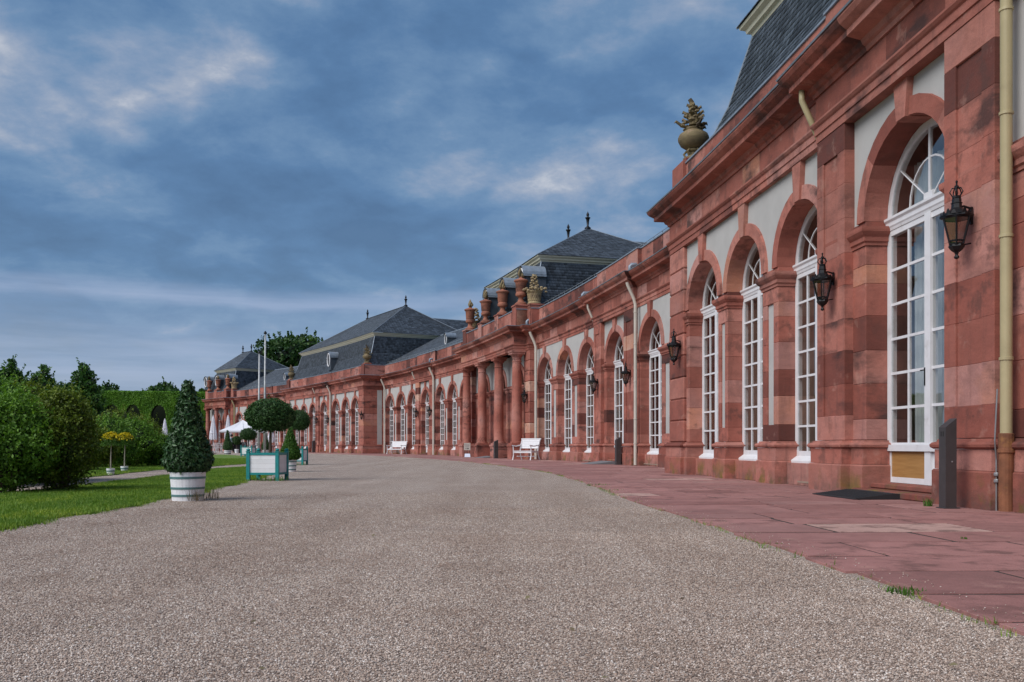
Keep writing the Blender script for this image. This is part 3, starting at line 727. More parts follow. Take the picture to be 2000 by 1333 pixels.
# --- roofs
def quadface(name, P, m, parent):
    A, B, C, D = [np.array(q, float) for q in (P if len(P) == 4 else (P[0], P[1], P[2], P[2]))]
    K = max(1, int(abs(B[0] - A[0]) / 2.0)); V = []
    for i in range(K + 1): t = i / K; V += [A + (B - A) * t, D + (C - D) * t]
    return mesh(name, wb(V), [(2 * i, 2 * i + 2, 2 * i + 3, 2 * i + 1) for i in range(K)], m, parent)
def slates(A, B, C, D, hgt, wid, parent, name='slates'):
    """rows of single slates on the roof plane A-B (eaves) C-D (top, same sense), in (s,n,z); joined: far too many to pick apart"""
    lc = [np.array(q, float) for q in (A, B, C, D)]
    A, B, C, D = [np.array(Wn([p])[0]) for p in (A, B, C, D)]
    L = (np.linalg.norm(D - A) + np.linalg.norm(C - B)) / 2
    nr = np.cross(B - A, D - A); 
    if np.linalg.norm(nr) < 1e-6: nr = np.cross(B - A, C - A)
    nr /= np.linalg.norm(nr)
    if nr[2] < 0: nr = -nr
    A, B, C, D = lc; th = TH0 + (A[0] + B[0]) / 2 / R0; er, es = np.array([math.cos(th), math.sin(th), 0]), np.array([-math.sin(th), math.cos(th), 0])
    nr = np.array([nr.dot(es), -nr.dot(er), nr[2]])
    rows = max(2, int(L / hgt)); V, T = [], []
    for i in range(rows):
        t0, t1 = i / rows, min(1.0, (i + 1.45) / rows)
        l0, r0, l1, r1 = A + (D - A) * t0, B + (C - B) * t0, A + (D - A) * t1, B + (C - B) * t1
        w0 = np.linalg.norm(r0 - l0); cnt = max(1, int(w0 / wid)); o = .5 * (i % 2)
        xs = np.clip((np.arange(cnt + 2) - o) / cnt, 0, 1)
        for u0, u1 in zip(xs[:-1], xs[1:]):
            if u1 - u0 < 1e-4: continue
            gp = .04 * (u1 - u0); lift = nr * (.016 + .006 * random.random()); d = nr * .003
            p = [l0 + (r0 - l0) * (u0 + gp) + lift, l0 + (r0 - l0) * (u1 - gp) + lift, l1 + (r1 - l1) * (u1 - gp) + d, l1 + (r1 - l1) * (u0 + gp) + d]
            V += p + [p[0] - lift, p[1] - lift]; T += [(random.random(), 0, 0, 1)] * 6
    V = Wn(V) - np.array(BL); N = len(V) // 6; b = np.arange(N)[:, None] * 6
    F = np.concatenate([b + np.array([[0, 1, 2, 3]]), b + np.array([[4, 5, 1, 0]])])
    return fast_mesh(name, V, F, 'slate', parent, np.array(T), 'stuff')
def roof_plane(P, parent, hgt=.2, wid=.26):
    quadface('roof_boarding', P, 'slate_bed', parent)
    A, B, C, D = P if len(P) == 4 else (P[0], P[1], P[2], P[2]); slates(A, B, C, D, hgt, wid, parent)
def ridge_line(pts, parent, r=.05, m='lead_sheet'):
    q = [Vector(W(*p)) - BL for p in pts]; mb = MB().tube(q, r, 6); return mesh('ridge_capping', mb.V, mb.F, m, parent)
def finial(s, n, z, parent, h=1.0):
    mb = MB().lathe([(.20, 0), (.22, .06), (.12, .14), (.06, .2), (.10, .55), (.13, .68), (.18, .72), (.18, .76), (.06, .80), (.08, .88), (.10, .94), (.08, 1.02), (.03, 1.12), (.0, 1.2)], 12)
    c = Vector(W(s, n, z)) - BL; mb.V = [(x * h + c.x, y * h + c.y, zz * h + c.z) for x, y, zz in mb.V]
    mesh('finial', mb.V, mb.F, 'black_iron', parent, smooth=True)
def mansard(a, b, nf, nb, ra, rb, zr=13.8, hall=None):
    """lower steep slope, cream cornice, upper hipped roof with a ridge from ra to rb; slated face by face"""
    z0, z1, z2 = 7.62, 10.28, 10.56; i0, i1 = .10, 1.05
    V, F = sweep(run_path([(a + i0, b - i0, nf - .12)], 2.0), [(0, 6.4), (0, z0 - .05), (nb - nf, z0 - .05), (nb - nf, 6.4)])
    root = mesh('mansard_roof', wb(V), F, 'slate_bed', building)
    lo = [(a, nf), (b, nf), (b, nb), (a, nb)]
    def inset(d, ex=0): return [(a + d - ex, nf - d + ex), (b - d + ex, nf - d + ex), (b - d + ex, nb + d - ex), (a + d - ex, nb + d - ex)]
    base, mid, brk = inset(i0), inset(.62), inset(i1)
    zm = 8.75
    for L0, za, L1, zb in ((base, z0, mid, zm), (mid, zm, brk, z1)):
        for k in range(4):
            p, q, r, s = L0[k], L0[(k + 1) % 4], L1[(k + 1) % 4], L1[k]
            if k == 2: continue
            roof_plane([(*p, za), (*q, za), (*r, zb), (*s, zb)], root, .155, .19)
    for k in (0, 1): ridge_line([(*base[k], z0), (*mid[k], zm), (*brk[k], z1)], root, .035)
    prof = [(-.3, z1 - .02), (.02, z1 - .02), (.04, z1 + .05), (.12, z1 + .08), (.14, z1 + .16), (.24, z1 + .22), (.26, z2), (-.3, z2)]
    c = brk; path = [c[3]] + run_path([(c[0][0], c[1][0], c[0][1])], 2.0) + [c[2]]
    V, F = sweep(path, prof); mesh('eaves_cornice', wb(V), F, 'cream_paint', root)
    e = inset(i1, .30); nm = (nf + nb) / 2; ze = z2 + .01
    ri = [(ra, nm), (rb, nm)]
    roof_plane([(*e[0], ze), (*e[1], ze), (*ri[1], zr), (*ri[0], zr)], root, .2, .26)
    roof_plane([(*e[1], ze), (*e[2], ze), (*ri[1], zr)], root, .2, .26)
    roof_plane([(*e[3], ze), (*e[0], ze), (*ri[0], zr)], root, .2, .26)
    ridge_line([(*ri[0], zr), (*ri[1], zr)], root, .06, 'slate')
    for q, p in ((ri[0], e[0]), (ri[1], e[1]), (ri[0], e[3])): ridge_line([(*q, zr), (*p, ze)], root, .03)
    finial(ra, nm, zr - .03, root, .88); finial(rb, nm, zr - .03, root, .88)
    if hall:                                      # lower cross wing running back from the pavilion
        h0, h1, n1, zh = hall; hm = (h0 + h1) / 2
        for sgn, hh in ((1, h0), (-1, h1)):
            P = [(hh, nm - .5, ze), (hh, n1, ze), (hm, n1, zh), (hm, nm - .5, zh)]
            roof_plane(P, root, .25, .32)
        ridge_line([(hm, nm - .5, zh), (hm, n1, zh)], root, .08)
        hb = MB().box(h0 + .3, h1 - .3, n1, nm, 0, ze - .1); mesh('rear_wing_wall', wb(hb.V), hb.F, 'stucco', root)
    return root
def wing_roof(a, b, nf, nr, zr=10.5):
    root = None; K = max(2, int((b - a) / 4)); xs = np.linspace(a, b, K + 1)
    V, F = sweep(run_path([(a, b, nf)], 3.0), [(0, 7.55), (0, 7.6), (nr - nf, zr), (2 * (nr - nf), 7.6), (2 * (nr - nf), 7.5)]); root = mesh('wing_roof', wb(V), F, 'slate_bed', building)
    for u, v in zip(xs[:-1], xs[1:]): slates((u, nf, 7.62), (v, nf, 7.62), (v, nr, zr + .01), (u, nr, zr + .01), .2, .25, root)
    ridge_line([(x, nr, zr + .02) for x in xs], root, .06)
    g = MB()                                       # snow guard of thin bars at the eaves
    for x in np.arange(a + .3, b - .2, .9): g.tube([W(x, nf - .25, 7.70), W(x, nf - .25, 7.95)], .012, 4, False)
    for z in (7.82, 7.94): g.tube([W(x, nf - .25, z) for x in xs], .012, 4, False)
    g.V = [tuple(Vector(v) - BL) for v in g.V]; mesh('snow_guard', g.V, g.F, 'galvanised', root)
    return root
def solve_s(pxx, n, lo, hi):
    ss = np.linspace(lo, hi, 4000); P = Wn(np.stack([ss, np.full_like(ss, n), ss * 0], 1))
    return float(ss[np.argmin(abs(1000 + 1800 * P[:, 0] / P[:, 1] - pxx))])
nP = PP + Q + .08 - .35
roof1 = mansard(-12.3, E1 - 1.0, nP, nP - 11, -6, 4.6)
r3a, r3b = solve_s(792.6, nP - 5.5, 66, 90), solve_s(718, nP - 5.5, 72, 100)
roof3 = mansard(P3a + .15, P3b - .15, nP, nP - 11, r3a, r3b, 13.75, hall=(r3a + .5, r3b - .5, nP - 34, 13.5))
nQ = .70
r2a, r2b = solve_s(1148, nQ - 5.6, 30, 50), solve_s(1110, nQ - 5.6, 30, 55)
roof2 = mansard(P2a + .3, P2b - .3, nQ, nQ - 11.2, r2a, r2b, 13.45, hall=(r2a - 2.6, r2b + 2.6, nQ - 30, 13.2))
r4a, r4b = solve_s(491, nQ - 5.0, 105, 130), solve_s(474.5, nQ - 5.0, 108, 135)
roof4 = mansard(Da + .3, 121.2, nQ, nQ - 10, r4a, r4b, 13.3)
wing_roof(E1, P2a + .4, .1, -5.2); wing_roof(P2b - .4, P3a + .4, .1, -5.2); wing_roof(P3b - .4, Da + .4, .1, -5.2)
for a, b in ((E1, P2a), (P2b, P3a), (P3b, Da)): box_part('rear_wall', a, b, -10.6, -10.3, 0, 7.55, 'stucco')

def dormer(s, n, zc, parent, big=True):
    """oval louvred window under an arched lead hood, cheeks running back into the slope"""
    mb = MB(); k = 1.0 if big else .62
    W2, H = .50 * k, .92 * k; depth = 1.1 * k
    arch = [(W2 * math.cos(a), .28 * k + W2 * .95 * math.sin(a)) for a in [math.pi * i / 10 for i in range(11)]]
    poly = [(-W2, -H), (W2, -H)] + arch
    mb.prism([(u, v) for u, v in poly], 'y', -depth, 0)
    hood = MB(); out = [(u * 1.16, v * 1.10 + .02) for u, v in arch]
    hp = [(u, v) for u, v in out] + [(u * .98, v * .985) for u, v in out][::-1]
    hood.prism(hp, 'y', -depth, .16); hood.box(-W2 * 1.25, -W2 * .98, -depth, .12, .22 * k, .30 * k); hood.box(W2 * .98, W2 * 1.25, -depth, .12, .22 * k, .30 * k)
    oval = MB(); oval.tube([(.37 * k * math.cos(a), .06, .05 * k + .62 * k * math.sin(a)) for a in [2 * math.pi * i / 24 for i in range(25)]], .055 * k, 6, False)
    louv = MB()
    for i in range(9):
        z = .05 * k + (-.5 + i / 8) * 1.1 * k; ww = .34 * k * math.sqrt(max(0, 1 - ((z - .05 * k) / (.62 * k)) ** 2))
        if ww > .04: louv.prism([(.02, z - .02), (.07, z - .05), (.07, z - .03), (.02, z + .0)], 'x', -ww, ww)
    a = ang(s) - 0; c = Vector(W(s, n, zc)) - BL
    T = Vector((-math.sin(a), math.cos(a), 0)); Nn = Vector((-math.cos(a), -math.sin(a), 0))
    xf = lambda v: tuple(c + T * v[0] + Nn * v[1] + Vector((0, 0, v[2])))
    root = mb.build('dormer', 'slate', parent, xf=xf, tone=(.4, 0, 0))
    hood.build('dormer_hood', 'lead_sheet', root, xf=xf); oval.build('oval_frame', 'white_paint', root, xf=xf, smooth=True)
    louv.build('louvre', 'grey_board', root, xf=xf)
for x in (1021, 985, 952): dormer(solve_s(x, nQ - .05, 30, 52), nQ - .05, 9.15, roof2)
dormer(solve_s(643, nP - .05, 75, 95), nP - .05, 8.9, roof3)
for x in (445, 424, 403): dormer(solve_s(x, nQ - .05, 108, 128), nQ - .05, 9.0, roof4)
dormer(solve_s(872, -1.4, 52, 70), -1.4, 8.75, building, False); dormer(solve_s(557, -1.4, 95, 108), -1.4, 8.75, building, False)

for z0, z1 in ((.50, 5.45),): box_part('stucco_panel', P3a - .012, P3a + .3, Q + .10, Q + .52, z0, z1, 'stucco')
# --- rainwater pipes, part of the building
def downpipe(s, n, m, ztop=6.35, zbot=.02, r=.058, elbow=True, rust=False, nwall=None):
    zb = .80 if rust else zbot
    pts = ([W(s + .02, n + .30, ztop), W(s + .02, n + .26, ztop - .12), W(s, n + .06, ztop - .55)] if elbow else []) + [W(s, n, ztop - (.75 if elbow else 0)), W(s, n, .95), W(s, n, zb + .1), W(s, n, zb)]
    mb = MB().tube([Vector(p) - BL for p in pts], r, 12)
    for z in (.75, 1.6, 2.9, 4.2, 5.3):
        if z > zb: c = Vector(W(s, n, z)) - BL; mb.lathe([(r, 0), (r + .010, .004), (r + .010, .034), (r, .038)], 12, c)
    root = mesh('downpipe', mb.V, mb.F, m, building, smooth=True); root.data.set_sharp_from_angle(angle=math.radians(40))
    if rust:
        c = Vector(W(s, n, 0)) - BL
        q = MB().lathe([(r + .012, 0), (r + .012, .62), (r + .026, .625), (r + .026, .66), (r + .016, .665), (r + .016, .82), (r, .83)], 14, c)
        mesh('pipe_foot', q.V, q.F, 'rusty_iron', root)['label'] = 'rusty iron foot of the pipe'
    return root
S1 = solve_s(1969, PP + .45, -6, 0)
downpipe(S1, PP + .47, 'pipe_ochre', 6.42, r=.062, rust=True)
cb = MB().tube([Vector(W(S1 + .10, PP + .52, z)) - BL for z in (0, .30, .55)] + [Vector(W(S1 + .06, PP + .56, .75)) - BL, Vector(W(S1 + .03, PP + .55, 1.3)) - BL], .008, 6)
for z in (.30, .37): 
    c = Vector(W(S1 + .10, PP + .52, z)) - BL; cb.lathe([(.022, 0), (.028, .01), (.028, .03), (.022, .04)], 8, c)
mesh('earthing_cable', cb.V, cb.F, 'galvanised', building)
downpipe(solve_s(1241, .50, 14, 26), .50, 'pipe_pale'); downpipe(solve_s(1046.5, .52, 31, 35), .52, 'pipe_pale', r=.07)
downpipe(solve_s(846.5, .50, 50, 66), .50, 'pipe_pale', r=.075); downpipe(solve_s(751, .5, 66, 70), .50, 'pipe_pale', r=.075)
downpipe(solve_s(645, PP + .52, 74, 86), PP + .52, 'pipe_pale', r=.08); downpipe(solve_s(458, .72, 110, 114), .74, 'pipe_ochre', r=.09)
def pipe_stub(s, n, m):                            # short elbow from gutter into the wall head
    pts = [W(s, n + .34, 6.42), W(s, n + .34, 6.25), W(s - .02, n + .05, 5.60), W(s - .02, n - .12, 5.35)]
    mb = MB().tube([Vector(p) - BL for p in pts], .05, 10); mesh('pipe_elbow', mb.V, mb.F, m, building, smooth=True)
for nm, m in (('P1', 'pipe_ochre'), ('A', 'pipe_pale'), ('B', 'pipe_pale'), ('P3', 'pipe_pale')):
    pil = DOORPIL[nm]['L']; pipe_stub(pil[1] + .12, SEC[nm]['n'] + Q, m)
for s, n in ((S1 + .2, PP + Q), (solve_s(1245, .3, 14, 26), Q), (solve_s(1150, .3, 20, 30), Q), (solve_s(1045, .3, 31, 35), .5), (solve_s(846, .3, 50, 66), Q)):
    q = [Vector(W(s, n - .2, 7.05)) - BL, Vector(W(s, n + .18, 7.03)) - BL, Vector(W(s, n + .22, 6.98)) - BL, Vector(W(s, n + .22, 6.70)) - BL]
    mb = MB().tube(q, .075, 10); mesh('parapet_spout', mb.V, mb.F, 'lead_sheet', building, smooth=True)
flush_stones()
# ------------------------------------------------------------------ grounds
def sheet(name, s_list, n0f, n1f, z, material, kind='structure', cols=6, skirt=0.0):
    V, F = [], []
    for s in s_list:
        a, b = n0f(s), n1f(s)
        row = [W(s, a + (b - a) * k / cols, z) for k in range(cols + 1)]
        if skirt: row = [W(s, a, z - skirt)] + row + [W(s, b, z - skirt)]
        V += row
    k = cols + 1 + (2 if skirt else 0)
    F = [(i * k + j, i * k + j + 1, (i + 1) * k + j + 1, (i + 1) * k + j) for i in range(len(s_list) - 1) for j in range(k - 1)]
    return mesh(name, V, F, material, kind=kind)
mesh('ground', [(-1500, -1500, -.12), (1500, -1500, -.12), (1500, 1500, -.12), (-1500, 1500, -.12)], [(0, 1, 2, 3)], 'far_ground', kind='structure')
def edge_pave(s): return 5.72 - .70 * min(1, max(0, (s + 1) / 12))
sl = list(np.arange(-42, 124, 1.0))
sheet('gravel', sl, lambda s: 1.0, lambda s: 24.0 if s < 55 else 32.0, -.016, 'gravel', cols=10)
wob = [random.uniform(0, 6.28) for _ in range(6)]
def wobble(s, a=.10): return a * (math.sin(s * 1.9 + wob[0]) + .6 * math.sin(s * 4.3 + wob[1]) + .5 * math.sin(s * 9.7 + wob[2]) + .4 * math.sin(s * 21 + wob[3]))
def lawn_in(s): return 11.82 + max(0, s) * .022 + wobble(s, .06)
def lawn_out(s): return 14.45 - .018 * max(0, s) + wobble(s + 50, .05)
ls = list(np.arange(-34, 20.6, .12))
LT = lambda s: lawn_out(s) if s < 17 else lawn_in(s) + (lawn_out(17) - lawn_in(17)) * max(.03, (20.7 - s) / 3.7) ** .6
lawn = sheet('front_lawn', ls, lawn_in, LT, 0.0, 'lawn', cols=4, skirt=.04)
def l2in(s): return 15.75 + wobble(s + 20, .05) if s < 15 else max(13.9, 15.75 - (s - 15) * .165) + wobble(s + 20, .05)
lawn2 = sheet('back_lawn', list(np.arange(-34, 66.1, .25)), l2in, lambda s: 62.0, 0.0, 'lawn', cols=8, skirt=.04)

# pavement of red sandstone slabs laid in courses across the walk
pave = sheet('pavement', sl, lambda s: -2.5, lambda s: edge_pave(s) - .09, -.005, 'joint_earth', cols=4)
def wall_n(s):
    if s < E1: return PP + .2
    if P3a < s < P3b: return PP + .2
    return .25
slabs = []
s = -13.0
while s < 116:
    wd = random.uniform(.62, .86) if s < 40 else random.uniform(.9, 1.3)
    n = wall_n(s + wd / 2) - .1; ne = edge_pave(s + wd / 2) + random.uniform(-.03, .03)
    n += random.uniform(-.5, 0)
    while n < ne - .02:
        ln = random.uniform(.7, 1.65); n1 = n + ln
        if ne - n1 < .45: n1 = ne
        slabs.append((s, s + wd, n, n1)); n = n1
    s += wd
recs = []
for (a, b, c, d) in slabs:
    x, y, _ = W((a + b) / 2, (c + d) / 2); 
    g = random.choice((.010, .016, .022, .028)); z1 = random.gauss(.0005, .0012); tl = [random.gauss(0, .0008) for _ in range(4)]
    t = (min(1, max(0, random.gauss(.45, .20))), random.random(), random.random())
    if random.random() < .05: t = (.96, .9, .1)
    top = [(a + g, c + g, z1 + tl[0]), (b - g, c + g, z1 + tl[1]), (b - g, d - g, z1 + tl[2]), (a + g, d - g, z1 + tl[3])]
    ch = .002
    inn = [(p[0] + (ch if i in (0, 3) else -ch), p[1] + (ch if i < 2 else -ch), p[2]) for i, p in enumerate(top)]
    out = [(p[0], p[1], p[2] - .002) for p in top]; low = [(p[0], p[1], -.06) for p in top]
    V = [W(*p) for p in inn + out + low]
    F = [(0, 1, 2, 3)] + [(4 + i, 4 + (i + 1) % 4, (i + 1) % 4, i) for i in range(4)] + [(8 + i, 8 + (i + 1) % 4, 4 + (i + 1) % 4, 4 + i) for i in range(4)]
    vis = y > 1 and abs(x / max(y, .1)) < .62
    recs.append(((0 if vis else 1e6) + x * x + y * y, V, F, t))
recs.sort(key=lambda r: r[0])
for d, V, F, t in recs[:300]: mesh('paving_slab', V, F, 'paving_sandstone', pave, tone=t)
V, F, T = [], [], []
for d, v, f, t in recs[300:]:
    o = len(V); V += v; F += [tuple(i + o for i in q) for q in f]; T += [(*t, 1)] * len(v)
mesh('distant_paving', V, F, 'paving_sandstone', pave, tone=np.array(T), kind='stuff')

# ------------------------------------------------------------------ scattering with geometry nodes
def scatter(name, area, proto, density, smin, smax, seed, label_kind='stuff', align=False, tilt=.35):
    """instances of a proto mesh on the faces of `area` (an object that keeps only the scattered geometry)"""
    ng = bpy.data.node_groups.new(name + '_nodes', 'GeometryNodeTree')
    ng.interface.new_socket('Geometry', in_out='INPUT', socket_type='NodeSocketGeometry'); ng.interface.new_socket('Geometry', in_out='OUTPUT', socket_type='NodeSocketGeometry')
    N, L = ng.nodes, ng.links
    gi, go = N.new('NodeGroupInput'), N.new('NodeGroupOutput')
    dp = N.new('GeometryNodeDistributePointsOnFaces'); dp.inputs['Density'].default_value = density; dp.inputs['Seed'].default_value = seed
    oi = N.new('GeometryNodeObjectInfo'); oi.inputs['Object'].default_value = proto; oi.transform_space = 'ORIGINAL'
    ip = N.new('GeometryNodeInstanceOnPoints')
    rr = N.new('FunctionNodeRandomValue'); rr.data_type = 'FLOAT_VECTOR'; rr.inputs[0].default_value = (-tilt, -tilt, 0); rr.inputs[1].default_value = (tilt, tilt, 6.283)
    rs = N.new('FunctionNodeRandomValue'); rs.data_type = 'FLOAT'; rs.inputs[2].default_value = smin; rs.inputs[3].default_value = smax
    L.new(gi.outputs[0], dp.inputs['Mesh']); L.new(dp.outputs['Points'], ip.inputs['Points']); L.new(oi.outputs['Geometry'], ip.inputs['Instance'])
    L.new(rr.outputs[0], ip.inputs['Rotation']); L.new(rs.outputs[1], ip.inputs['Scale']); L.new(ip.outputs[0], go.inputs[0])
    md = area.modifiers.new('scatter', 'NODES'); md.node_group = ng
    area['kind'] = 'stuff'; return area
def proto_obj(name, V, F, m, tone=None):
    """a pattern piece for scattering, itself one of the pieces lying in the scene"""
    return mesh(name, V, F, m, tone=tone, kind='stuff')
# pebbles near the camera
pv_, pf_ = [], []
rg = random.Random(3)
for j, (z, r) in enumerate(((-.3, .55), (.12, 1.0), (.62, .55))):
    for k in range(6):
        a = 2 * math.pi * (k + .5 * (j % 2)) / 6; q = r * rg.uniform(.82, 1.15); pv_.append((q * math.cos(a) * .0056, q * math.sin(a) * .0043, z * .0052))
for j in range(2):
    for k in range(6): pf_.append((j * 6 + k, j * 6 + (k + 1) % 6, j * 6 + 6 + (k + 1) % 6, j * 6 + 6 + k))
pf_.append(tuple(12 + k for k in range(6)))
peb = proto_obj('loose_pebbles', pv_, pf_, 'pebble'); peb.location = (0.4, 3.0, -.0146)
def pebble_bed(y0, y1, dens, a, b, seed):
    pa = MB(); y = y0
    while y < y1 - .01:
        yn = min(y1, y + .4); xl = lambda v: max(-.60 * v - .2, W(SN(0, v)[0], 11.75)[0]); xr = lambda v: min(.60 * v + .2, W(SN(0, v)[0], edge_pave(SN(2, v)[0]) + .02)[0])
        pa.add([(xl(y), y, -.0146), (xr(y), y, -.0146), (xr(yn), yn, -.0146), (xl(yn), yn, -.0146)], [(0, 1, 2, 3)]); y = yn
    scatter('gravel_pebbles', pa.build('gravel_pebbles', 'pebble'), peb, dens, a, b, seed, tilt=.5)
pebble_bed(1.7, 4.6, 16000, .35, .95, 5); pebble_bed(4.6, 7.6, 8500, .4, 1.0, 6); pebble_bed(7.6, 10.5, 3200, .45, 1.05, 7); pebble_bed(10.5, 14, 1000, .5, 1.1, 8)

# stray gravel kicked over the pavement edge
sp_ = MB()
for s in np.arange(-12, 12, .5): sp_.add([W(s, edge_pave(s) - .28, .003), W(s, edge_pave(s) + .02, .003), W(s + .5, edge_pave(s + .5) + .02, .003), W(s + .5, edge_pave(s + .5) - .28, .003)], [(0, 1, 2, 3)])
scatter('stray_pebbles', sp_.build('stray_pebbles', 'pebble'), peb, 190, .35, .9, 21, tilt=.5)

# grass blades
def tuft(name, n, h, r, wd, m, seed):
    g = random.Random(seed); V, F, T = [], [], []
    for i in range(n):
        a = g.uniform(0, 6.28); q = r * math.sqrt(g.random()); bx, by = q * math.cos(a), q * math.sin(a)
        hh = h * g.uniform(.5, 1.1); la = g.uniform(0, 6.28); ln = hh * g.uniform(.1, .7); pa_ = la + 1.57
        ox, oy = math.cos(pa_) * wd, math.sin(pa_) * wd; o = len(V)
        V += [(bx - ox, by - oy, -.003), (bx + ox, by + oy, -.003), (bx + math.cos(la) * ln * .4 + ox * .7, by + math.sin(la) * ln * .4 + oy * .7, hh * .6), (bx + math.cos(la) * ln * .4 - ox * .7, by + math.sin(la) * ln * .4 - oy * .7, hh * .6), (bx + math.cos(la) * ln, by + math.sin(la) * ln, hh)]
        F += [(o, o + 1, o + 2, o + 3), (o + 3, o + 2, o + 4)]; T += [(g.random(), 0, 0, 1)] * 5
    return V, F, np.array(T)
V, F, T = tuft('t', 14, .032, .06, .0022, 'grass_blade', 1)
gt = mesh('grass_tufts', V, F, 'grass_blade', tone=T, kind='stuff'); gt.location = W(0, 12.6, 0)
ga = sheet('lawn_grass', list(np.arange(-13, 19.6, .5)), lambda s: lawn_in(s) - .02, LT, 0.004, 'grass_blade', kind='stuff', cols=3)
scatter('lawn_grass', ga, gt, 420, .6, 1.3, 11, tilt=.2)
ge = sheet('lawn_edge_grass', list(np.arange(-13, 20, .2)), lambda s: lawn_in(s) - .10, lambda s: lawn_in(s) + .12, -.012, 'grass_blade', kind='stuff', cols=1)
scatter('lawn_edge_grass', ge, gt, 260, .7, 1.7, 13, tilt=.3)
gb = sheet('back_lawn_grass', list(np.arange(6, 40, 1.0)), lambda s: l2in(s), lambda s: l2in(s) + 5, .004, 'grass_blade', kind='stuff', cols=2)
scatter('back_lawn_grass', gb, gt, 130, 1.0, 1.8, 17, tilt=.25)

we = sheet('edge_weeds', list(np.arange(-10, 30, .25)), lambda s: edge_pave(s) - .01, lambda s: edge_pave(s) + (.05 if math.sin(s * 1.7) + math.sin(s * .61 + 1) > .55 else .004), -.014, 'weed_leaf', kind='stuff', cols=1)
scatter('edge_weeds', we, gt, 170, .5, 1.2, 23, tilt=.4)
# ------------------------------------------------------------------ leaves
def leaf_quads(P, Nn, size, jit=.6, aspect=.42, fold=.18, tone=None):
    N = len(P); Nn = Nn + rng.normal(0, jit, (N, 3)); Nn /= np.linalg.norm(Nn, axis=1)[:, None] + 1e-9
    t = rng.normal(0, 1, (N, 3)); t -= Nn * (t * Nn).sum(1)[:, None]; t /= np.linalg.norm(t, axis=1)[:, None] + 1e-9
    b = np.cross(Nn, t); s = (size * rng.uniform(.65, 1.3, N))[:, None]
    base, tip = P - t * s * .5, P + t * s * .5
    l, r = P + b * s * aspect * .5 + Nn * s * fold * .5, P - b * s * aspect * .5 + Nn * s * fold * .5
    V = np.stack([base, r, tip, l], 1).reshape(-1, 3); i = np.arange(N)[:, None] * 4
    F = np.concatenate([i + np.array([[0, 1, 2]]), i + np.array([[0, 2, 3]])])
    tn = rng.random(N) if tone is None else np.clip(tone + rng.normal(0, .16, N), 0, 1)
    T = np.zeros((N * 4, 4)); T[:, 0] = np.repeat(tn, 4); T[:, 3] = 1
    return V, F, T
def lobes_points(lobes, n, shell=.3):
    """points near the outer surface of a union of ellipsoids (cx,cy,cz,rx,ry,rz)"""
    A = np.array(lobes); wgt = (A[:, 3] * A[:, 5]) ** 1.0; idx = rng.choice(len(A), n, p=wgt / wgt.sum())
    d = rng.normal(0, 1, (n, 3)); d /= np.linalg.norm(d, axis=1)[:, None]
    rad = 1 - shell * rng.random(n) ** 2.0 + rng.normal(0, .08, n)
    L = A[idx]; P = L[:, :3] + d * L[:, 3:] * rad[:, None]; Nn = d / L[:, 3:]; Nn /= np.linalg.norm(Nn, axis=1)[:, None]
    keep = np.ones(n, bool)
    for c in A:
        q = (((P - c[:3]) / c[3:]) ** 2).sum(1); keep &= q > .52
    return P[keep], Nn[keep], idx[keep]
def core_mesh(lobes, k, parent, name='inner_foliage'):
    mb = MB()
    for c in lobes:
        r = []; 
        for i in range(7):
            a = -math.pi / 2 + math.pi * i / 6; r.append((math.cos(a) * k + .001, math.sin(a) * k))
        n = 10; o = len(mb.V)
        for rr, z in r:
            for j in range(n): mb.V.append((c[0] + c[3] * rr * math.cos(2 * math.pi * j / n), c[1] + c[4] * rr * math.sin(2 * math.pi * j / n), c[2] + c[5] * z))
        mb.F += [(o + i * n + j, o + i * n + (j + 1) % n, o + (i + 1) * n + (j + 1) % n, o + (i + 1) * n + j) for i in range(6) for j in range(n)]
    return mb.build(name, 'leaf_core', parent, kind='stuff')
def shoots(P, Nn, cnt, length):
    k = rng.choice(len(P), cnt); d = Nn[k] * .8 + np.array([0, 0, .75]) + rng.normal(0, .35, (cnt, 3)); d /= np.linalg.norm(d, axis=1)[:, None]
    L = length * rng.uniform(.3, 1.0, cnt); m_ = 9; t = np.linspace(.1, 1, m_)
    Q = P[k][:, None, :] + d[:, None, :] * (L[:, None] * t)[:, :, None] + rng.normal(0, .012, (cnt, m_, 3)) * (1 + length)
    return Q.reshape(-1, 3), np.repeat(d, m_, 0) + rng.normal(0, .7, (cnt * m_, 3))
def crown(root, lobes, n, size, m, jit=.6, aspect=.5, core=.62, up=.0, name='crown', shell=.35, zmin=None, shoot=0):
    P, Nn, idx = lobes_points(lobes, n, shell)
    if zmin is not None: k = P[:, 2] > zmin; P, Nn, idx = P[k], Nn[k], idx[k]
    lt = rng.normal(.42, .22, len(lobes))[idx]
    if shoot:
        S, SN_ = shoots(P, Nn, n // 60, shoot); P = np.concatenate([P, S]); Nn = np.concatenate([Nn, SN_]); lt = np.concatenate([lt, np.full(len(S), .6)])
    V, F, T = leaf_quads(P, Nn + np.array([0, 0, up]), size, jit, aspect, tone=lt)
    o = fast_mesh(name, V, F, m, root, T, 'stuff')
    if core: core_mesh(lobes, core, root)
    return o
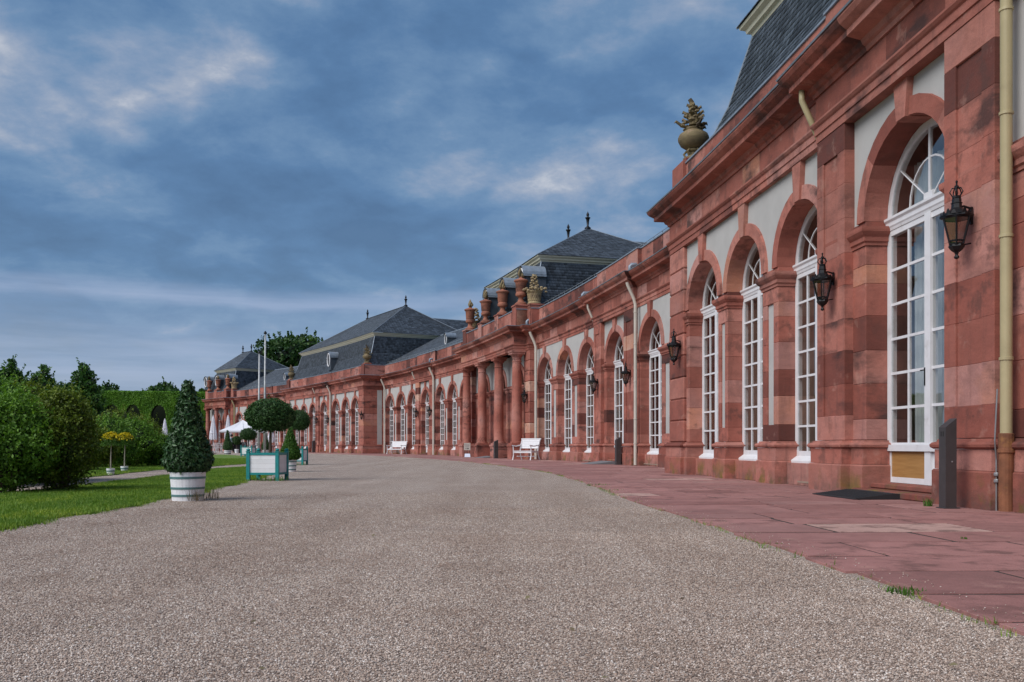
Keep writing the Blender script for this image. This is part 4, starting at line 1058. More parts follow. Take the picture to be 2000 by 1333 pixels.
def shrub(name, x, y, rx, ry, h, n, size, m, label, cat='shrub', group=None, K=16, seed=0, z0=0.0, stems=True, lump=.42, **kw):
    g = random.Random(seed); root = empty(name, (x, y, z0), label, cat, group); L = [(0, 0, h * .45, rx * .82, ry * .82, h * .45)]
    for i in range(K):
        a = g.uniform(0, 6.28); e = g.uniform(-.3, 1.0); q = math.sqrt(max(0, 1 - e * e)); s = g.uniform(.7, 1.15) * lump
        dm = 1.0 - .38 * max(0, e); L.append((rx * .74 * q * math.cos(a) * dm, ry * .74 * q * math.sin(a) * dm, max(h * .2, h * (.42 + .38 * e)), rx * s * dm, ry * s * dm, h * s * .5))
    crown(root, L, n, size, m, name='foliage', zmin=.01, shoot=.17 * h, **kw)
    if stems:
        mb = MB()
        for i in range(7):
            a = g.uniform(0, 6.28); mb.tube([(rx * .12 * math.cos(a), ry * .12 * math.sin(a), -.1), (rx * .3 * math.cos(a), ry * .3 * math.sin(a), h * .3), (rx * .5 * math.cos(a), ry * .5 * math.sin(a), h * .62)], [.03, .02, .008], 5)
        mb.build('stem', 'bark', root)
    return root
def tree(name, x, y, h, r, n, size, m, label, group=None, seed=0, conical=False, zbase=.25, K=26, trunk_r=None, cat='tree', leggy=.9, core=.6, z0=-.1):
    g = random.Random(seed); root = empty(name, (x, y, z0), label, cat, group); L = []
    for i in range(K):
        t = (i + g.random()) / K; z = h * (zbase + (1 - zbase) * t)
        prof = (1 - t) ** .8 * 1.0 + .05 if conical else math.sqrt(max(.05, 1 - (2 * t - .85) ** 2 * .85))
        a = i * 2.4 + g.uniform(-.5, .5); q = r * prof * g.uniform(.35, .72) * (1 if not conical else .8)
        s = r * prof * g.uniform(.30, .48) + .03 * h * (.4 if conical else 1)
        L.append((q * math.cos(a), q * math.sin(a), min(z, h - s * .75), s, s, s * g.uniform(.75, 1.15)))
    crown(root, L, n, size, m, jit=.7, aspect=.6, core=core, shoot=.09 * h)
    tr = trunk_r or r * .09; mb = MB().tube([(0, 0, 0), (g.uniform(-.02, .02) * h, 0, h * .3), (g.uniform(-.03, .03) * h, g.uniform(-.03, .03) * h, h * .62), (0, 0, h * .9)], [tr, tr * .8, tr * .5, tr * .12], 9)
    for c in L[::2]: mb.tube([(0, 0, max(.1, c[2] - .28 * h * .6)), (c[0] * .5, c[1] * .5, c[2] - .1 * h * .5), (c[0], c[1], c[2])], [tr * .4, tr * .25, tr * .08], 5)
    mb.build('trunk', 'bark', root); return root
def at(pxx, y): return ((pxx - 1000) * y / 1800.0, y)

# --- shrubs at the left on the lawn, trees behind them
x, y = at(118, 14.3); shrub('round_shrub', x, y, .60, .7, 1.62, 42000, .05, 'olive_leaf', 'olive green twiggy shrub, the nearest full one beside the front lawn', group='shrubs on the lawn', seed=3, K=26, shell=.5, jit=.9, lump=.34)
x, y = at(10, 13.7); shrub('round_shrub', x, y, .74, .8, 1.55, 38000, .058, 'shrub_leaf', 'dark green leafy shrub cut by the left edge, in front of the hornbeams', group='shrubs on the lawn', seed=5, K=24, shell=.5, jit=.9, lump=.36)
x, y = at(-60, 16.5); shrub('round_shrub', x, y, 1.3, 1.2, 2.2, 26000, .07, 'shrub_leaf', 'tall green shrub rising behind the dark one at the left edge', group='shrubs on the lawn', seed=8, K=24, shell=.5, jit=.9)
x, y = at(62, 18.5); shrub('round_shrub', x, y, .95, 1.0, 2.0, 28000, .068, 'olive_leaf', 'yellow green shrub behind the nearest olive one, below the hornbeams', group='shrubs on the lawn', seed=9, K=24, shell=.5, jit=.9)
mid = [(160, 25.5, .85, 1.35, 'olive_leaf', 'olive shrub half hidden behind the near one, left of the potted blossom trees'), (205, 28.5, .95, 1.62, 'shrub_leaf', 'mid green shrub directly behind the left potted blossom tree'), (258, 30.5, 1.05, 1.62, 'shrub_leaf', 'broad mounded green shrub behind the right potted blossom tree'),
       (312, 31.0, .95, 1.08, 'shrub_leaf', 'mounded green shrub left of the big clipped cone, below the two folded parasols'), (238, 34, 1.5, 2.12, 'olive_leaf', 'olive topped shrub standing highest behind the mounded ones'), (195, 37, 1.2, 2.25, 'olive_leaf', 'loose olive shrub below the pointed hornbeam'), (276, 36, 1.1, 1.5, 'olive_leaf', 'flat olive shrub in front of the leafy arcade arches'), (345, 34, .9, .82, 'shrub_leaf', 'low green shrub partly hidden behind the big clipped cone')]
for i, (pxx, y, r, h, m, lb) in enumerate(mid):
    x, y = at(pxx, y); shrub('round_shrub', x, y, r, r, h, 20000, .07, m, lb, group='shrubs on the lawn', seed=20 + i, K=20, lump=.38, shell=.45, jit=.8)
x, y = at(-25, 33); tree('hornbeam', x, y, 4.1, 1.5, 17000, .11, 'tree_leaf', 'leafy pointed hornbeam at the left edge of the garden', 'pointed hornbeams', 31, True)
x, y = at(22, 34); tree('hornbeam', x, y, 4.0, 1.4, 16000, .11, 'tree_leaf', 'narrow hornbeam with a tall tip, second from the left edge', 'pointed hornbeams', 36, True)
x, y = at(86, 35); tree('hornbeam', x, y, 3.85, 1.55, 18000, .11, 'tree_leaf', 'round topped hornbeam between the tall one and the pointed one', 'pointed hornbeams', 32, True)
x, y = at(163, 36); tree('hornbeam', x, y, 4.0, 1.6, 20000, .11, 'tree_leaf', 'pointed dark green hornbeam standing free against the sky', 'pointed hornbeams', 33, True)

# --- leafy arcade closing the circle beyond the building
def arcade():
    x0, y0 = at(404, 123); x1, y1 = at(60, 119)
    root = empty('leafy_arcade', (x0, y0, 0), 'long ivy clad arcade wall with dark arched openings beyond the far pavilion', 'hedge')
    d = Vector((x1 - x0, y1 - y0, 0)); Ln = d.length; d.normalize(); nn = Vector((d.y, -d.x, 0));  nn = nn if nn.y < 0 else -nn
    H, th = 7.75, 1.4; cs = [at(p, 122)[0] for p in (362, 311, 264, 226, 190, 152, 112, 72)]; cs = [(x0 - c) for c in cs]; hw, zs, rv = .98, 4.6, 1.45
    V, F = [], []; P, Nn = [], []
    def xf(u, w_, z): p = d * u + nn * w_; return (p.x, p.y, z)
    def q(pts): o = len(V); V.extend(pts); F.append(tuple(range(o, o + len(pts))))
    edges = [0] + [v for c in cs for v in (c - hw, c + hw)] + [Ln]
    for a, b in zip(edges[::2], edges[1::2]):
        q([xf(a, th / 2, 0), xf(b, th / 2, 0), xf(b, th / 2, zs), xf(a, th / 2, zs)])
        q([xf(a, -th / 2, 0), xf(a, th / 2, 0), xf(a, th / 2, zs), xf(a, -th / 2, zs)]); q([xf(b, -th / 2, 0), xf(b, th / 2, 0), xf(b, th / 2, zs), xf(b, -th / 2, zs)])
        q([xf(a, th / 2, zs), xf(b, th / 2, zs), xf(b, th / 2, H), xf(a, th / 2, H)])
    for c in cs:
        K = 10
        for i in range(K):
            a0, a1 = math.pi * i / K, math.pi * (i + 1) / K
            p0, p1 = (c + hw * math.cos(a0), zs + rv * math.sin(a0)), (c + hw * math.cos(a1), zs + rv * math.sin(a1))
            q([xf(p0[0], th / 2, p0[1]), xf(p1[0], th / 2, p1[1]), xf(p1[0], th / 2, H), xf(p0[0], th / 2, H)])
            q([xf(p0[0], th / 2, p0[1]), xf(p1[0], th / 2, p1[1]), xf(p1[0], -th / 2, p1[1]), xf(p0[0], -th / 2, p0[1])])
        mb = MB(); 
    q([xf(0, th / 2, H), xf(Ln, th / 2, H), xf(Ln, -th / 2, H), xf(0, -th / 2, H)])
    q([xf(0, -th / 2 - 2, 0), xf(Ln, -th / 2 - 2, 0), xf(Ln, -th / 2 - 2, H * .9), xf(0, -th / 2 - 2, H * .9)])
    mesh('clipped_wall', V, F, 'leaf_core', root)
    n = 52000; u = rng.uniform(0, Ln, n); z = rng.uniform(.1, H, n); keep = np.ones(n, bool)
    for c in cs:
        ins = (abs(u - c) < hw) & (z < zs + rv * np.sqrt(np.clip(1 - ((u - c) / hw) ** 2, 0, 1))); keep &= ~ins
    u, z = u[keep], z[keep]; w_ = th / 2 + .05 + .12 * rng.random(len(u)) + .10 * np.sin(u * 1.3) * np.sin(z * 1.7)
    top = 5000; u2 = rng.uniform(0, Ln, top); w2 = rng.uniform(-th / 2, th / 2, top)
    A = np.array(d); B = np.array(nn)
    P = np.concatenate([A * u[:, None] + B * w_[:, None] + np.array([0, 0, 1]) * z[:, None], A * u2[:, None] + B * w2[:, None] + np.array([0, 0, 1]) * (H + .08 * rng.random(top)[:, None])])
    Nn = np.concatenate([np.tile(B + np.array([0, 0, .35]), (len(u), 1)), np.tile(np.array([0, 0, 1.0]), (top, 1))])
    tb = .45 + .22 * np.sin(P[:, 0] * 2.1) * np.cos(P[:, 2] * 1.9 + P[:, 0] * .7)
    V2, F2, T2 = leaf_quads(P, Nn, .24, .55, .7, tone=tb); fast_mesh('ivy_leaves', V2, F2, 'ivy_leaf', root, T2, 'stuff')
arcade()

# --- distant trees
for pxx, y, h, r, n, lb, sd in ((548, 152, 18.2, 5.4, 16000, 'big dark tree rising behind the far slate roof, left crown of the pair', 41), (598, 158, 19.6, 5.6, 18000, 'big dark tree behind the mansard roof, right and taller crown of the pair', 42), (560, 166, 14.5, 5.5, 10000, 'lower dark tree filling the gap under the pair of big crowns', 46)):
    x, y = at(pxx, y); tree('dark_tree', x, y, h, r, n, .62, 'far_leaf', lb, 'big trees behind the roofs', sd, zbase=.22, K=30, core=.45)
for pxx, y, h, r, lb, sd in ((300, 190, 13.0, 3.0, 'left of three distant tree tops above the leafy arcade beside the clipped cone', 51), (318, 196, 14.2, 3.2, 'middle of three distant tree tops above the leafy arcade', 52), (338, 192, 12.9, 2.6, 'right of three distant tree tops above the leafy arcade, nearest the clipped cone', 53), (214, 185, 13.0, 3.0, 'single rounded distant tree top right of the pointed hornbeam', 54), (196, 190, 12.2, 2.6, 'low distant tree top just beside the pointed hornbeam', 55), (398, 175, 11.5, 3.4, 'distant tree top showing between the clipped cone and the far roof', 56), (120, 190, 13.0, 3.4, 'distant tree top in the gap between two hornbeams', 57)):
    x, y = at(pxx, y); tree('distant_tree', x, y, h, r, 5200, .6, 'far_leaf', lb, 'distant tree tops', sd, zbase=.3, K=18, core=.45)
for i, pxx in enumerate((-420, -260, -130, 20)):   # trees beyond the left edge, seen by a camera a step aside
    x, y = at(pxx, 60); tree('garden_tree', x, y, 4.5 + i % 2, 2.2, 5000, .3, 'far_leaf', ['broad garden tree farthest left beyond the shrubs', 'second broad garden tree beyond the left shrubs', 'third broad garden tree beyond the left shrubs', 'broad garden tree hidden behind the hornbeams'][i], 'garden trees beyond the shrubs', 61 + i, zbase=.2, K=18)
# ------------------------------------------------------------------ planters
def tub(root, r0, r1, h, hoops, z0=0.0):
    """white stave tub, wider at the top, each stave a piece, with painted hoops"""
    n = 16
    for k in range(n):
        a0, a1 = 2 * math.pi * k / n + .005, 2 * math.pi * (k + 1) / n - .005
        V = []
        for z, r in ((0, r0), (h, r1)):
            for rr in (r, r - .022):
                for a in (a0, (a0 + a1) / 2, a1): V.append((rr * math.cos(a), rr * math.sin(a), z0 + z))
        F = [(0, 1, 7, 6), (1, 2, 8, 7), (3, 4, 10, 9), (4, 5, 11, 10), (6, 7, 10, 9), (7, 8, 11, 10), (0, 6, 9, 3), (2, 5, 11, 8), (0, 1, 4, 3), (1, 2, 5, 4)]
        mesh('stave', V, F, 'planter_white', root, tone=(random.random(), 0, 0))
    for z in hoops:
        r = r0 + (r1 - r0) * z / h; rb = r0 + (r1 - r0) * (z + .028) / h
        mb = MB().lathe([(r - .01, z0 + z), (r + .006, z0 + z), (rb + .006, z0 + z + .028), (rb - .01, z0 + z + .028)], 32); mb.build('hoop', 'hoop_paint', root)
    MB().lathe([(.001, z0 + .01), (r1 - .03, z0 + .02), (r1 - .03, z0 + h - .05), (.001, z0 + h - .04)], 20).build('soil', 'soil', root)
def cone_points(n, prof, shell=.16, lump=.05):
    zs = np.array([p[0] for p in prof]); rs = np.array([p[1] for p in prof])
    out = []; 
    while len(out) < n:
        z = rng.uniform(zs[0], zs[-1]); r = np.interp(z, zs, rs)
        if rng.random() * rs.max() > r + .03: continue
        a = rng.uniform(0, 6.2832); q = r * (1 - shell * rng.random() ** 1.5) + lump * math.sin(a * 5 + z * 9) * math.sin(z * 13 + a * 2) * r
        out.append((q * math.cos(a), q * math.sin(a), z, math.cos(a), math.sin(a)))
    A = np.array(out); return A[:, :3], np.stack([A[:, 3], A[:, 4], np.full(len(A), .35)], 1)
def clipped_cone(x, y, prof, n, size, m, tubspec, label, group, name='clipped_cone'):
    root = empty(name, (x, y, -.016), label, 'potted shrub', group)
    tub(root, *tubspec); h = tubspec[2]
    P, Nn = cone_points(n, [(h + z, r) for z, r in prof]); V, F, T = leaf_quads(P + Nn * rng.normal(0, size * .28, (len(P), 1)), Nn, size, .8, .36, .2)
    fast_mesh('foliage', V, F, m, root, T, 'stuff')
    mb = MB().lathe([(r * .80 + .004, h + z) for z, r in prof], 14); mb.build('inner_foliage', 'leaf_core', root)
    MB().tube([(0, 0, h - .06), (0, 0, h + .3)], .02, 7).build('trunk', 'bark', root)
    return root
PROF = lambda H, R: [(-.02 * H, R * .62), (.06 * H, R * .95), (.14 * H, R * 1.0), (.28 * H, R * .86), (.5 * H, R * .57), (.7 * H, R * .38), (.85 * H, R * .25), (.95 * H, R * .14), (1.0 * H, R * .03)]
x, y = at(367, 12.0); clipped_cone(x, y, PROF(1.18, .290), 8000, .074, 'laurel_leaf', (.195, .225, .37, (.055, .15, .285)), 'big clipped laurel cone in a white tub with green hoops at the lawn edge', 'clipped cones in tubs')
x, y = at(567, 25.1); clipped_cone(x, y, PROF(.86, .285), 7000, .05, 'yew_leaf', (.15, .17, .34, (.05, .15, .26)), 'bright green clipped cone in a white tub right behind the near teal framed planter', 'clipped cones in tubs')
x, y = at(444.5, 74); clipped_cone(x, y, PROF(1.62, .38), 3000, .09, 'ball_leaf', (.24, .28, .33, (.08, .2)), 'small dark clipped cone in a white tub on the far gravel below the open parasol', 'clipped cones in tubs')
x, y = at(519, 80); clipped_cone(x, y, PROF(1.55, .36), 2600, .09, 'ball_leaf', (.22, .26, .33, (.08, .2)), 'narrow dark clipped cone seen between the two flagpoles', 'clipped cones in tubs')

def ball_crown(root, c, rx, rz, n, size, m, flat=.0):
    d = rng.normal(0, 1, (n, 3)); d /= np.linalg.norm(d, axis=1)[:, None]
    rad = 1 - .22 * rng.random(n) ** 1.6 + .035 * np.sin(d[:, 0] * 9) * np.sin(d[:, 2] * 8 + d[:, 1] * 7)
    P = d * rad[:, None] * np.array([rx, rx, rz]); 
    if flat: k = P[:, 2] > -rz * flat; P[~k, 2] = -rz * flat + rng.normal(0, .03, (~k).sum())
    V, F, T = leaf_quads(P * (1 + rng.normal(0, .022, (len(P), 1))) + np.array(c), d / np.array([rx, rx, rz]) * rx, size, .8, .38, .2); fast_mesh('crown', V, F, m, root, T, 'stuff')
    S, SN_ = shoots(P + np.array(c), d, 70, rx * .16); V, F, T = leaf_quads(S, SN_, size, .8, .38, .2); fast_mesh('young_shoots', V, F, m, root, T, 'stuff')
    core = MB().lathe([(rx * .84 * math.cos(a) + .002, rz * .84 * max(math.sin(a), -(flat or 1))) for a in [-math.pi / 2 + math.pi * i / 10 for i in range(11)]], 18, c); core.build('inner_foliage', 'leaf_core', root)
def box_planter(x, y, w, h, rz, label, group, treespec=None):
    """white boarded box in a teal frame on four posts with knobs"""
    root = empty('box_planter', (x, y, -.016), label, 'planter', group, rz=rz); a = w / 2; p = .034
    zb, zt = h * .19, h * .90
    for sx in (-1, 1):
        for sy in (-1, 1):
            mb = MB().box(sx * a - p, sx * a + p, sy * a - p, sy * a + p, 0, h * .93); mb.box(sx * a - p * 1.25, sx * a + p * 1.25, sy * a - p * 1.25, sy * a + p * 1.25, h * .93, h * .955)
            mb.lathe([(p * .8, h * .955), (p * 1.35, h * .985), (p * 1.3, h * 1.0), (p * .6, h * 1.035), (.002, h * 1.045)], 10, (sx * a, sy * a, 0)); mb.box(sx * a - p * 1.2, sx * a + p * 1.2, sy * a - p * 1.2, sy * a + p * 1.2, 0, h * .035)
            mb.build('corner_post', 'teal_paint', root)
    for ax in (0, 1):
        for sg in (-1, 1):
            for z0, z1 in ((zb, zb + .045), (zt - .045, zt)):
                mb = MB(); lo, hi = -a + p, a - p
                mb.box(lo, hi, sg * a - .022, sg * a + .022, z0, z1) if ax == 0 else mb.box(sg * a - .022, sg * a + .022, lo, hi, z0, z1)
                mb.build('frame_rail', 'teal_paint', root)
            for k in range(4):
                z0 = zb + .045 + (zt - zb - .09) * k / 4; z1 = z0 + (zt - zb - .09) / 4 - .0015; mb = MB()
                mb.box(lo, hi, sg * (a - .002) - .010, sg * (a - .002) + .010, z0, z1) if ax == 0 else mb.box(sg * (a - .002) - .010, sg * (a - .002) + .010, lo, hi, z0, z1)
                mb.build('board', 'planter_white', root, tone=(random.random(), 0, 0))
    MB().box(-a + .03, a - .03, -a + .03, a - .03, zb + .02, zt - .04).build('soil', 'soil', root)
    if treespec:
        tx, rx, zc, rz_, n, size, lab, tr = treespec; r = root.rotation_euler.z
        t = empty('ball_tree', (x + tx, y, -.016 + zt - .04), lab, 'potted tree', 'ball clipped trees in boxes')
        zc -= zt - .04
        MB().tube([(0, 0, -.05), (.008, 0, zc * .5), (0, 0, zc)], [tr, tr * .85, tr * .7], 10).build('trunk', 'bark', t)
        ball_crown(t, (0, 0, zc), rx, rz_, n, size, 'ball_leaf', .72)
    return root
GB = 'teal framed white planter boxes'
x, y = at(523, 18.95); box_planter(x, y, .60, .63, math.radians(-4), 'near white planter box in a teal frame, standing at the gravel edge', GB, (.05, .50, 1.32, .36, 8500, .058, 'clipped laurel tree with a broad rounded crown in the near teal framed box', .034))
x, y = at(579, 34); box_planter(x, y, .62, .66, math.radians(-3), 'second white planter box in a teal frame, half hidden behind the bright cone', GB, (.1, .40, 1.62, .40, 7000, .05, 'clipped ball tree on a bare stem behind the near one, in the second box', .03))
x, y = at(485, 58.6); box_planter(x, y, .68, .70, math.radians(-4), 'far white planter box in a teal frame left of the near one', GB, (.0, .52, 1.40, .42, 3000, .08, 'small flat clipped tree in the far box below the open parasol', .035))
def potted_tree(pxx, y, H, r, label, m='orange_blossom'):
    x, y = at(pxx, y); root = empty('blossom_tree', (x, y, -.02), label, 'potted tree', 'potted blossom trees'); tub(root, .075, .098, .165, (.09,))
    MB().tube([(0, 0, .1), (.006, 0, H * .45), (.018, 0, H * .8)], [.018, .014, .011], 8).build('trunk', 'pale_bark', root)
    n = 2600; d = rng.normal(0, 1, (n, 3)); d /= np.linalg.norm(d, axis=1)[:, None]; d[:, 2] = np.abs(d[:, 2]) * 1.5 - .55
    P = d * np.array([r, r, r * .85]) * (1 - .4 * rng.random(n)[:, None]) + np.array([.018, 0, H * .82])
    V, F, T = leaf_quads(P, d, .04, .8, .5); fast_mesh('crown', V, F, 'weed_leaf', root, T, 'stuff')
    k = d[:, 2] > .05 + .6 * rng.random(n); P2 = P[k] + d[k] * .03; V, F, T = leaf_quads(P2, d[k], .042, .9, .8); fast_mesh('blossom', V, F, m, root, T, 'stuff')
potted_tree(216, 22.2, 1.0, .255, 'left and nearer yellow blossom standard tree in a small white pot'); potted_tree(243, 24.6, 1.02, .255, 'right and farther yellow blossom standard tree in a small white pot')

# weeds and tufts
def weed(x, y, r, h, n, label, m='weed_leaf', z=0.0, name='weed_tuft'):
    root = empty(name, (x, y, z), label, 'weed', 'weeds in the joints'); V, F, T = tuft('w', n, h, r, .0022 if m == 'dry_stem' else .005, m, int(abs(x * 91 + y * 37))); mesh('blades', V, F, m, root, tone=T, kind='stuff')
sB, nB = -3.0, PP + .95
x, y = at(1813, 10.6); weed(x, y, .05, .11, 40, 'green weed tuft beside the steel ash bin, in front of the glazed door')
x, y = at(1661, 13.6); weed(x, y, .04, .08, 20, 'small weed at the foot of the left door pilaster')
x, y = at(1768, 4.45); weed(x, y, .09, .04, 60, 'green weeds in the pavement edge, low at the right beside the gravel', z=-.015)
x, y = at(1885, 6.9); weed(x, y, .03, .02, 14, 'tiny weed between two slabs before the drainpipe')
x, y = at(1170, 16.3); weed(x, y, .22, .045, 60, 'grassy tufts along the pavement edge beyond the gravel bend', z=-.015)
x, y = at(1205, 14.4); weed(x, y, .12, .04, 30, 'smaller grassy tuft on the same pavement edge, nearer', z=-.015)
x, y = at(1520, 6.55); weed(x, y, .03, .025, 12, 'single weed midway along the pavement edge', z=-.015)
x, y = at(385, 11.75); weed(x, y, .11, .20, 60, 'dry brown weeds growing against the white tub of the big cone', 'dry_stem')
x, y = at(412, 12.1); weed(x, y, .12, .17, 60, 'dry weeds in the gravel right of the big cone tub', 'dry_stem')
x, y = at(530, 18.4); weed(x, y, .34, .10, 90, 'grass growing under and round the near teal framed box')
x, y = at(585, 33.2); weed(x, y, .3, .12, 60, 'grass round the feet of the second teal framed box')

# ------------------------------------------------------------------ lanterns on the wall
def lantern(loc, rz, label):
    """local: +y points away from the wall, origin at the bracket foot on the wall"""
    root = empty('wall_lantern', loc, label, 'lantern', 'black wall lanterns', rz=rz); D = .205
    b = MB().box(-.018, .018, -.02, .012, .28, .52).tube([(0, 0, .5), (0, D * .5, .53), (0, D, .50)], .016, 6).tube([(0, 0, .02), (0, D * .5, .0)], .010, 6)
    b.build('bracket', 'black_iron', root)
    def ring(r, z): return [(r * math.cos(math.pi / 6 + i * math.pi / 3), D + r * math.sin(math.pi / 6 + i * math.pi / 3), z) for i in range(6)]
    z0, z1, r0, r1 = 0.0, .36, .095, .185
    A, B = ring(r0, z0), ring(r1, z1); fr = MB()
    for p, q in zip(A, B): fr.tube([p, q], .012, 5)
    for r, z in ((r0, z0), (r0, .045), (r1, z1)): pts = ring(r if z != .045 else r0 + .011, z); fr.tube(pts + [pts[0]], .014, 5, False)
    fr.build('frame', 'black_iron', root)
    fo = MB().lathe([(.10, -.005), (.105, -.03), (.075, -.075), (.045, -.10), (.03, -.11), (.018, -.14), (.034, -.17), (.030, -.19), (.0, -.205)], 6, (0, D, 0)); fo.build('foot', 'black_iron', root)
    for i in range(6):
        j = (i + 1) % 6; q = lambda P, f: Vector(P) * f + Vector((0, D, P[2])) * (1 - f)
        mesh('pane', [q(A[i], .97), q(A[j], .97), q(B[j], .97), q(B[i], .97)], [(0, 1, 2, 3)], 'lantern_glass', root)
    cap = MB().lathe([(.19, .36), (.215, .375), (.215, .40), (.16, .44), (.10, .475), (.07, .50), (.066, .56), (.075, .565), (.075, .575), (.062, .58), (.060, .63)], 6, (0, D, 0)); 
    for i in range(18):                             # pierced gallery of small leaves round the cap
        a = 2 * math.pi * i / 18; cx, cy = .205 * math.cos(a), D + .205 * math.sin(a); tx, ty = -math.sin(a), math.cos(a); hgt = .075 if i % 3 == 0 else .05
        cap.add([(cx - tx * .032, cy - ty * .032, .395), (cx + tx * .032, cy + ty * .032, .395), (cx + tx * .018, cy + ty * .018, .40 + hgt * .7), (cx, cy, .40 + hgt), (cx - tx * .018, cy - ty * .018, .40 + hgt * .7)], [(0, 1, 2, 3, 4)])
    cap.build('cap', 'black_iron', root)
    cr = MB().lathe([(.05, .63), (.058, .64), (.058, .66), (.05, .67)], 10, (0, D, 0))
    for i in range(5):
        a = 2 * math.pi * i / 5; cr.tube([(.05 * math.cos(a), D + .05 * math.sin(a), .66), (.088 * math.cos(a), D + .088 * math.sin(a), .72), (.06 * math.cos(a), D + .06 * math.sin(a), .775), (.0, D, .785)], .009, 5)
    cr.lathe([(.004, .66), (.02, .70), (.014, .76), (.03, .785), (.03, .805), (.012, .82), (.012, .85), (.02, .865), (.006, .885)], 8, (0, D, 0)); cr.build('crown_finial', 'black_iron', root)
    MB().tube([(0, D, .02), (0, D, .14)], .018, 8).build('lamp_holder', 'pipe_pale', root)
    return root
LS = .82
def wall_lantern_px(pxx, pyy, n, lo, hi, label, proto=[None]):
    s = solve_s(pxx, n + .17, lo, hi); X, Y, _ = W(s, n + .17); z = .70 + (870.4 - pyy) * Y / 1800 - .34 * LS
    loc = W(s, n, z); rz = ang(s) + math.pi / 2
    if proto[0] is None: proto[0] = lantern(loc, rz, label); proto[0].scale = (LS, LS, LS)
    else:
        o = copy_tree(proto[0]); o.location = loc; o.rotation_euler = (0, 0, rz); o['label'] = label
nP1 = PP + Q + .14
for a in ((1868, 430, nP1, -5, 0, 'nearest black wall lantern, beside the ochre drainpipe right of the glazed door'), (1606, 551, nP1, 0, 5, 'black wall lantern on the pilaster left of the glazed door'), (1316, 678, PP + Q + .08, 7, E1, 'black wall lantern on the rusticated corner of the near pavilion'),
          (1222, 731, Q + .14, 14, 24, 'black wall lantern beside the pale drainpipe on the first curved wing, right of its door'), (1159, 748, Q + .14, 20, 28, 'black wall lantern left of the door on the first curved wing'), (1024, 773, .70, 33, 36, 'black wall lantern behind the first column of the portico'),
          (839, 803, Q + .14, 52, 62, 'black wall lantern right of the door on the second curved wing'), (813, 806, Q + .14, 56, 64, 'black wall lantern left of the door on the second curved wing'), (709, 811, PP + Q + .08, P3a, P3a + 2, 'black wall lantern on the corner of the far mansard pavilion'),
          (640, 819, nP1, 74, 82, 'black wall lantern right of the door on the far mansard pavilion'), (617.5, 820, nP1, 80, 88, 'black wall lantern left of the door on the far mansard pavilion')): wall_lantern_px(*a)

# ------------------------------------------------------------------ urns on the parapet
def flame_urn(loc, rz, h, label):
    root = empty('flame_urn', loc, label, 'urn', 'stone urns on the parapet', rz=rz); k = h / 2.0
    b = MB().lathe([(.36, 0), (.36, .10), (.30, .13), (.20, .20), (.155, .30), (.15, .38), (.20, .44), (.30, .48), (.33, .56), (.30, .64), (.27, .68), (.30, .72), (.335, 1.14), (.36, 1.18), (.42, 1.22), (.43, 1.27), (.36, 1.31), (.18, 1.36), (.10, 1.40), (.09, 1.46)], 20)
    b.V = [(v[0] * k * .86, v[1] * k * .86, v[2] * k) for v in b.V]; b.build('vase', 'urn_sandstone', root, smooth=True, tone=(.45, .5, .75)).data.set_sharp_from_angle(angle=math.radians(38))
    g = random.Random(int(loc[1] * 10)); f = MB()
    for i in range(9):
        a = g.uniform(0, 6.28); r = g.uniform(.02, .13); hh = g.uniform(.3, .55)
        f.tube([(r * math.cos(a) * .4, r * math.sin(a) * .4, 1.42), (r * 1.3 * math.cos(a), r * 1.3 * math.sin(a), 1.42 + hh * .4), (r * .8 * math.cos(a + .8), r * .8 * math.sin(a + .8), 1.42 + hh * .75), (r * .5 * math.cos(a), r * .5 * math.sin(a), 1.42 + hh)], [.06, .08, .05, .008], 6)
    f.V = [tuple(c * k for c in v) for v in f.V]; f.build('stone_flame', 'ochre_sandstone', root, smooth=True, tone=(.5, .5, .6)); return root
def flower_vase(loc, rz, h, label):
    root = empty('flower_vase', loc, label, 'urn', 'stone urns on the parapet', rz=rz); k = h / 1.55
    b = MB().lathe([(.26, 0), (.26, .07), (.20, .10), (.13, .15), (.12, .20), (.17, .24), (.17, .27), (.14, .29), (.22, .32), (.32, .39), (.38, .50), (.385, .58), (.35, .66), (.26, .72), (.22, .75), (.24, .79), (.20, .82), (.10, .83)], 22)
    for i in range(5):
        a = 2 * math.pi * i / 5; b.tube([(.17 * math.cos(a), .17 * math.sin(a), .27), (.25 * math.cos(a), .25 * math.sin(a), .20), (.20 * math.cos(a), .20 * math.sin(a), .12)], .03, 6)
    b.V = [tuple(c * k for c in v) for v in b.V]; b.build('vase', 'ochre_sandstone', root, smooth=True, tone=(.42, .5, .7)).data.set_sharp_from_angle(angle=math.radians(38))
    g = random.Random(int(loc[1] * 7) + 1); f = MB()
    for i in range(34):
        t = i / 34; a = i * 2.4; zz = .80 + .62 * t; r = (.27 * (1 - t) ** .7 + .03) * g.uniform(.6, 1.15); c = (r * math.cos(a), r * math.sin(a), zz + g.uniform(-.03, .03)); s = g.uniform(.05, .085) * (1.1 - .3 * t)
        f.lathe([(s * .3, -s * .5), (s, -s * .1), (s * .95, s * .25), (s * .4, s * .55), (.002, s * .4)], 6, c)
        if i % 2 == 0: f.tube([(c[0] * .3, c[1] * .3, zz - .05), c, (c[0] * 1.6, c[1] * 1.6, zz + .07), (c[0] * 1.75, c[1] * 1.75, zz + .02)], [.035, .045, .035, .008], 5)
    f.tube([(0, 0, .9), (0, 0, 1.3), (-.05, 0, 1.48), (-.10, 0, 1.55)], [.12, .09, .06, .05], 7)
    f.V = [tuple(c * k for c in v) for v in f.V]; f.build('stone_flowers', 'ochre_sandstone', root, tone=(.38, .5, .8)); return root
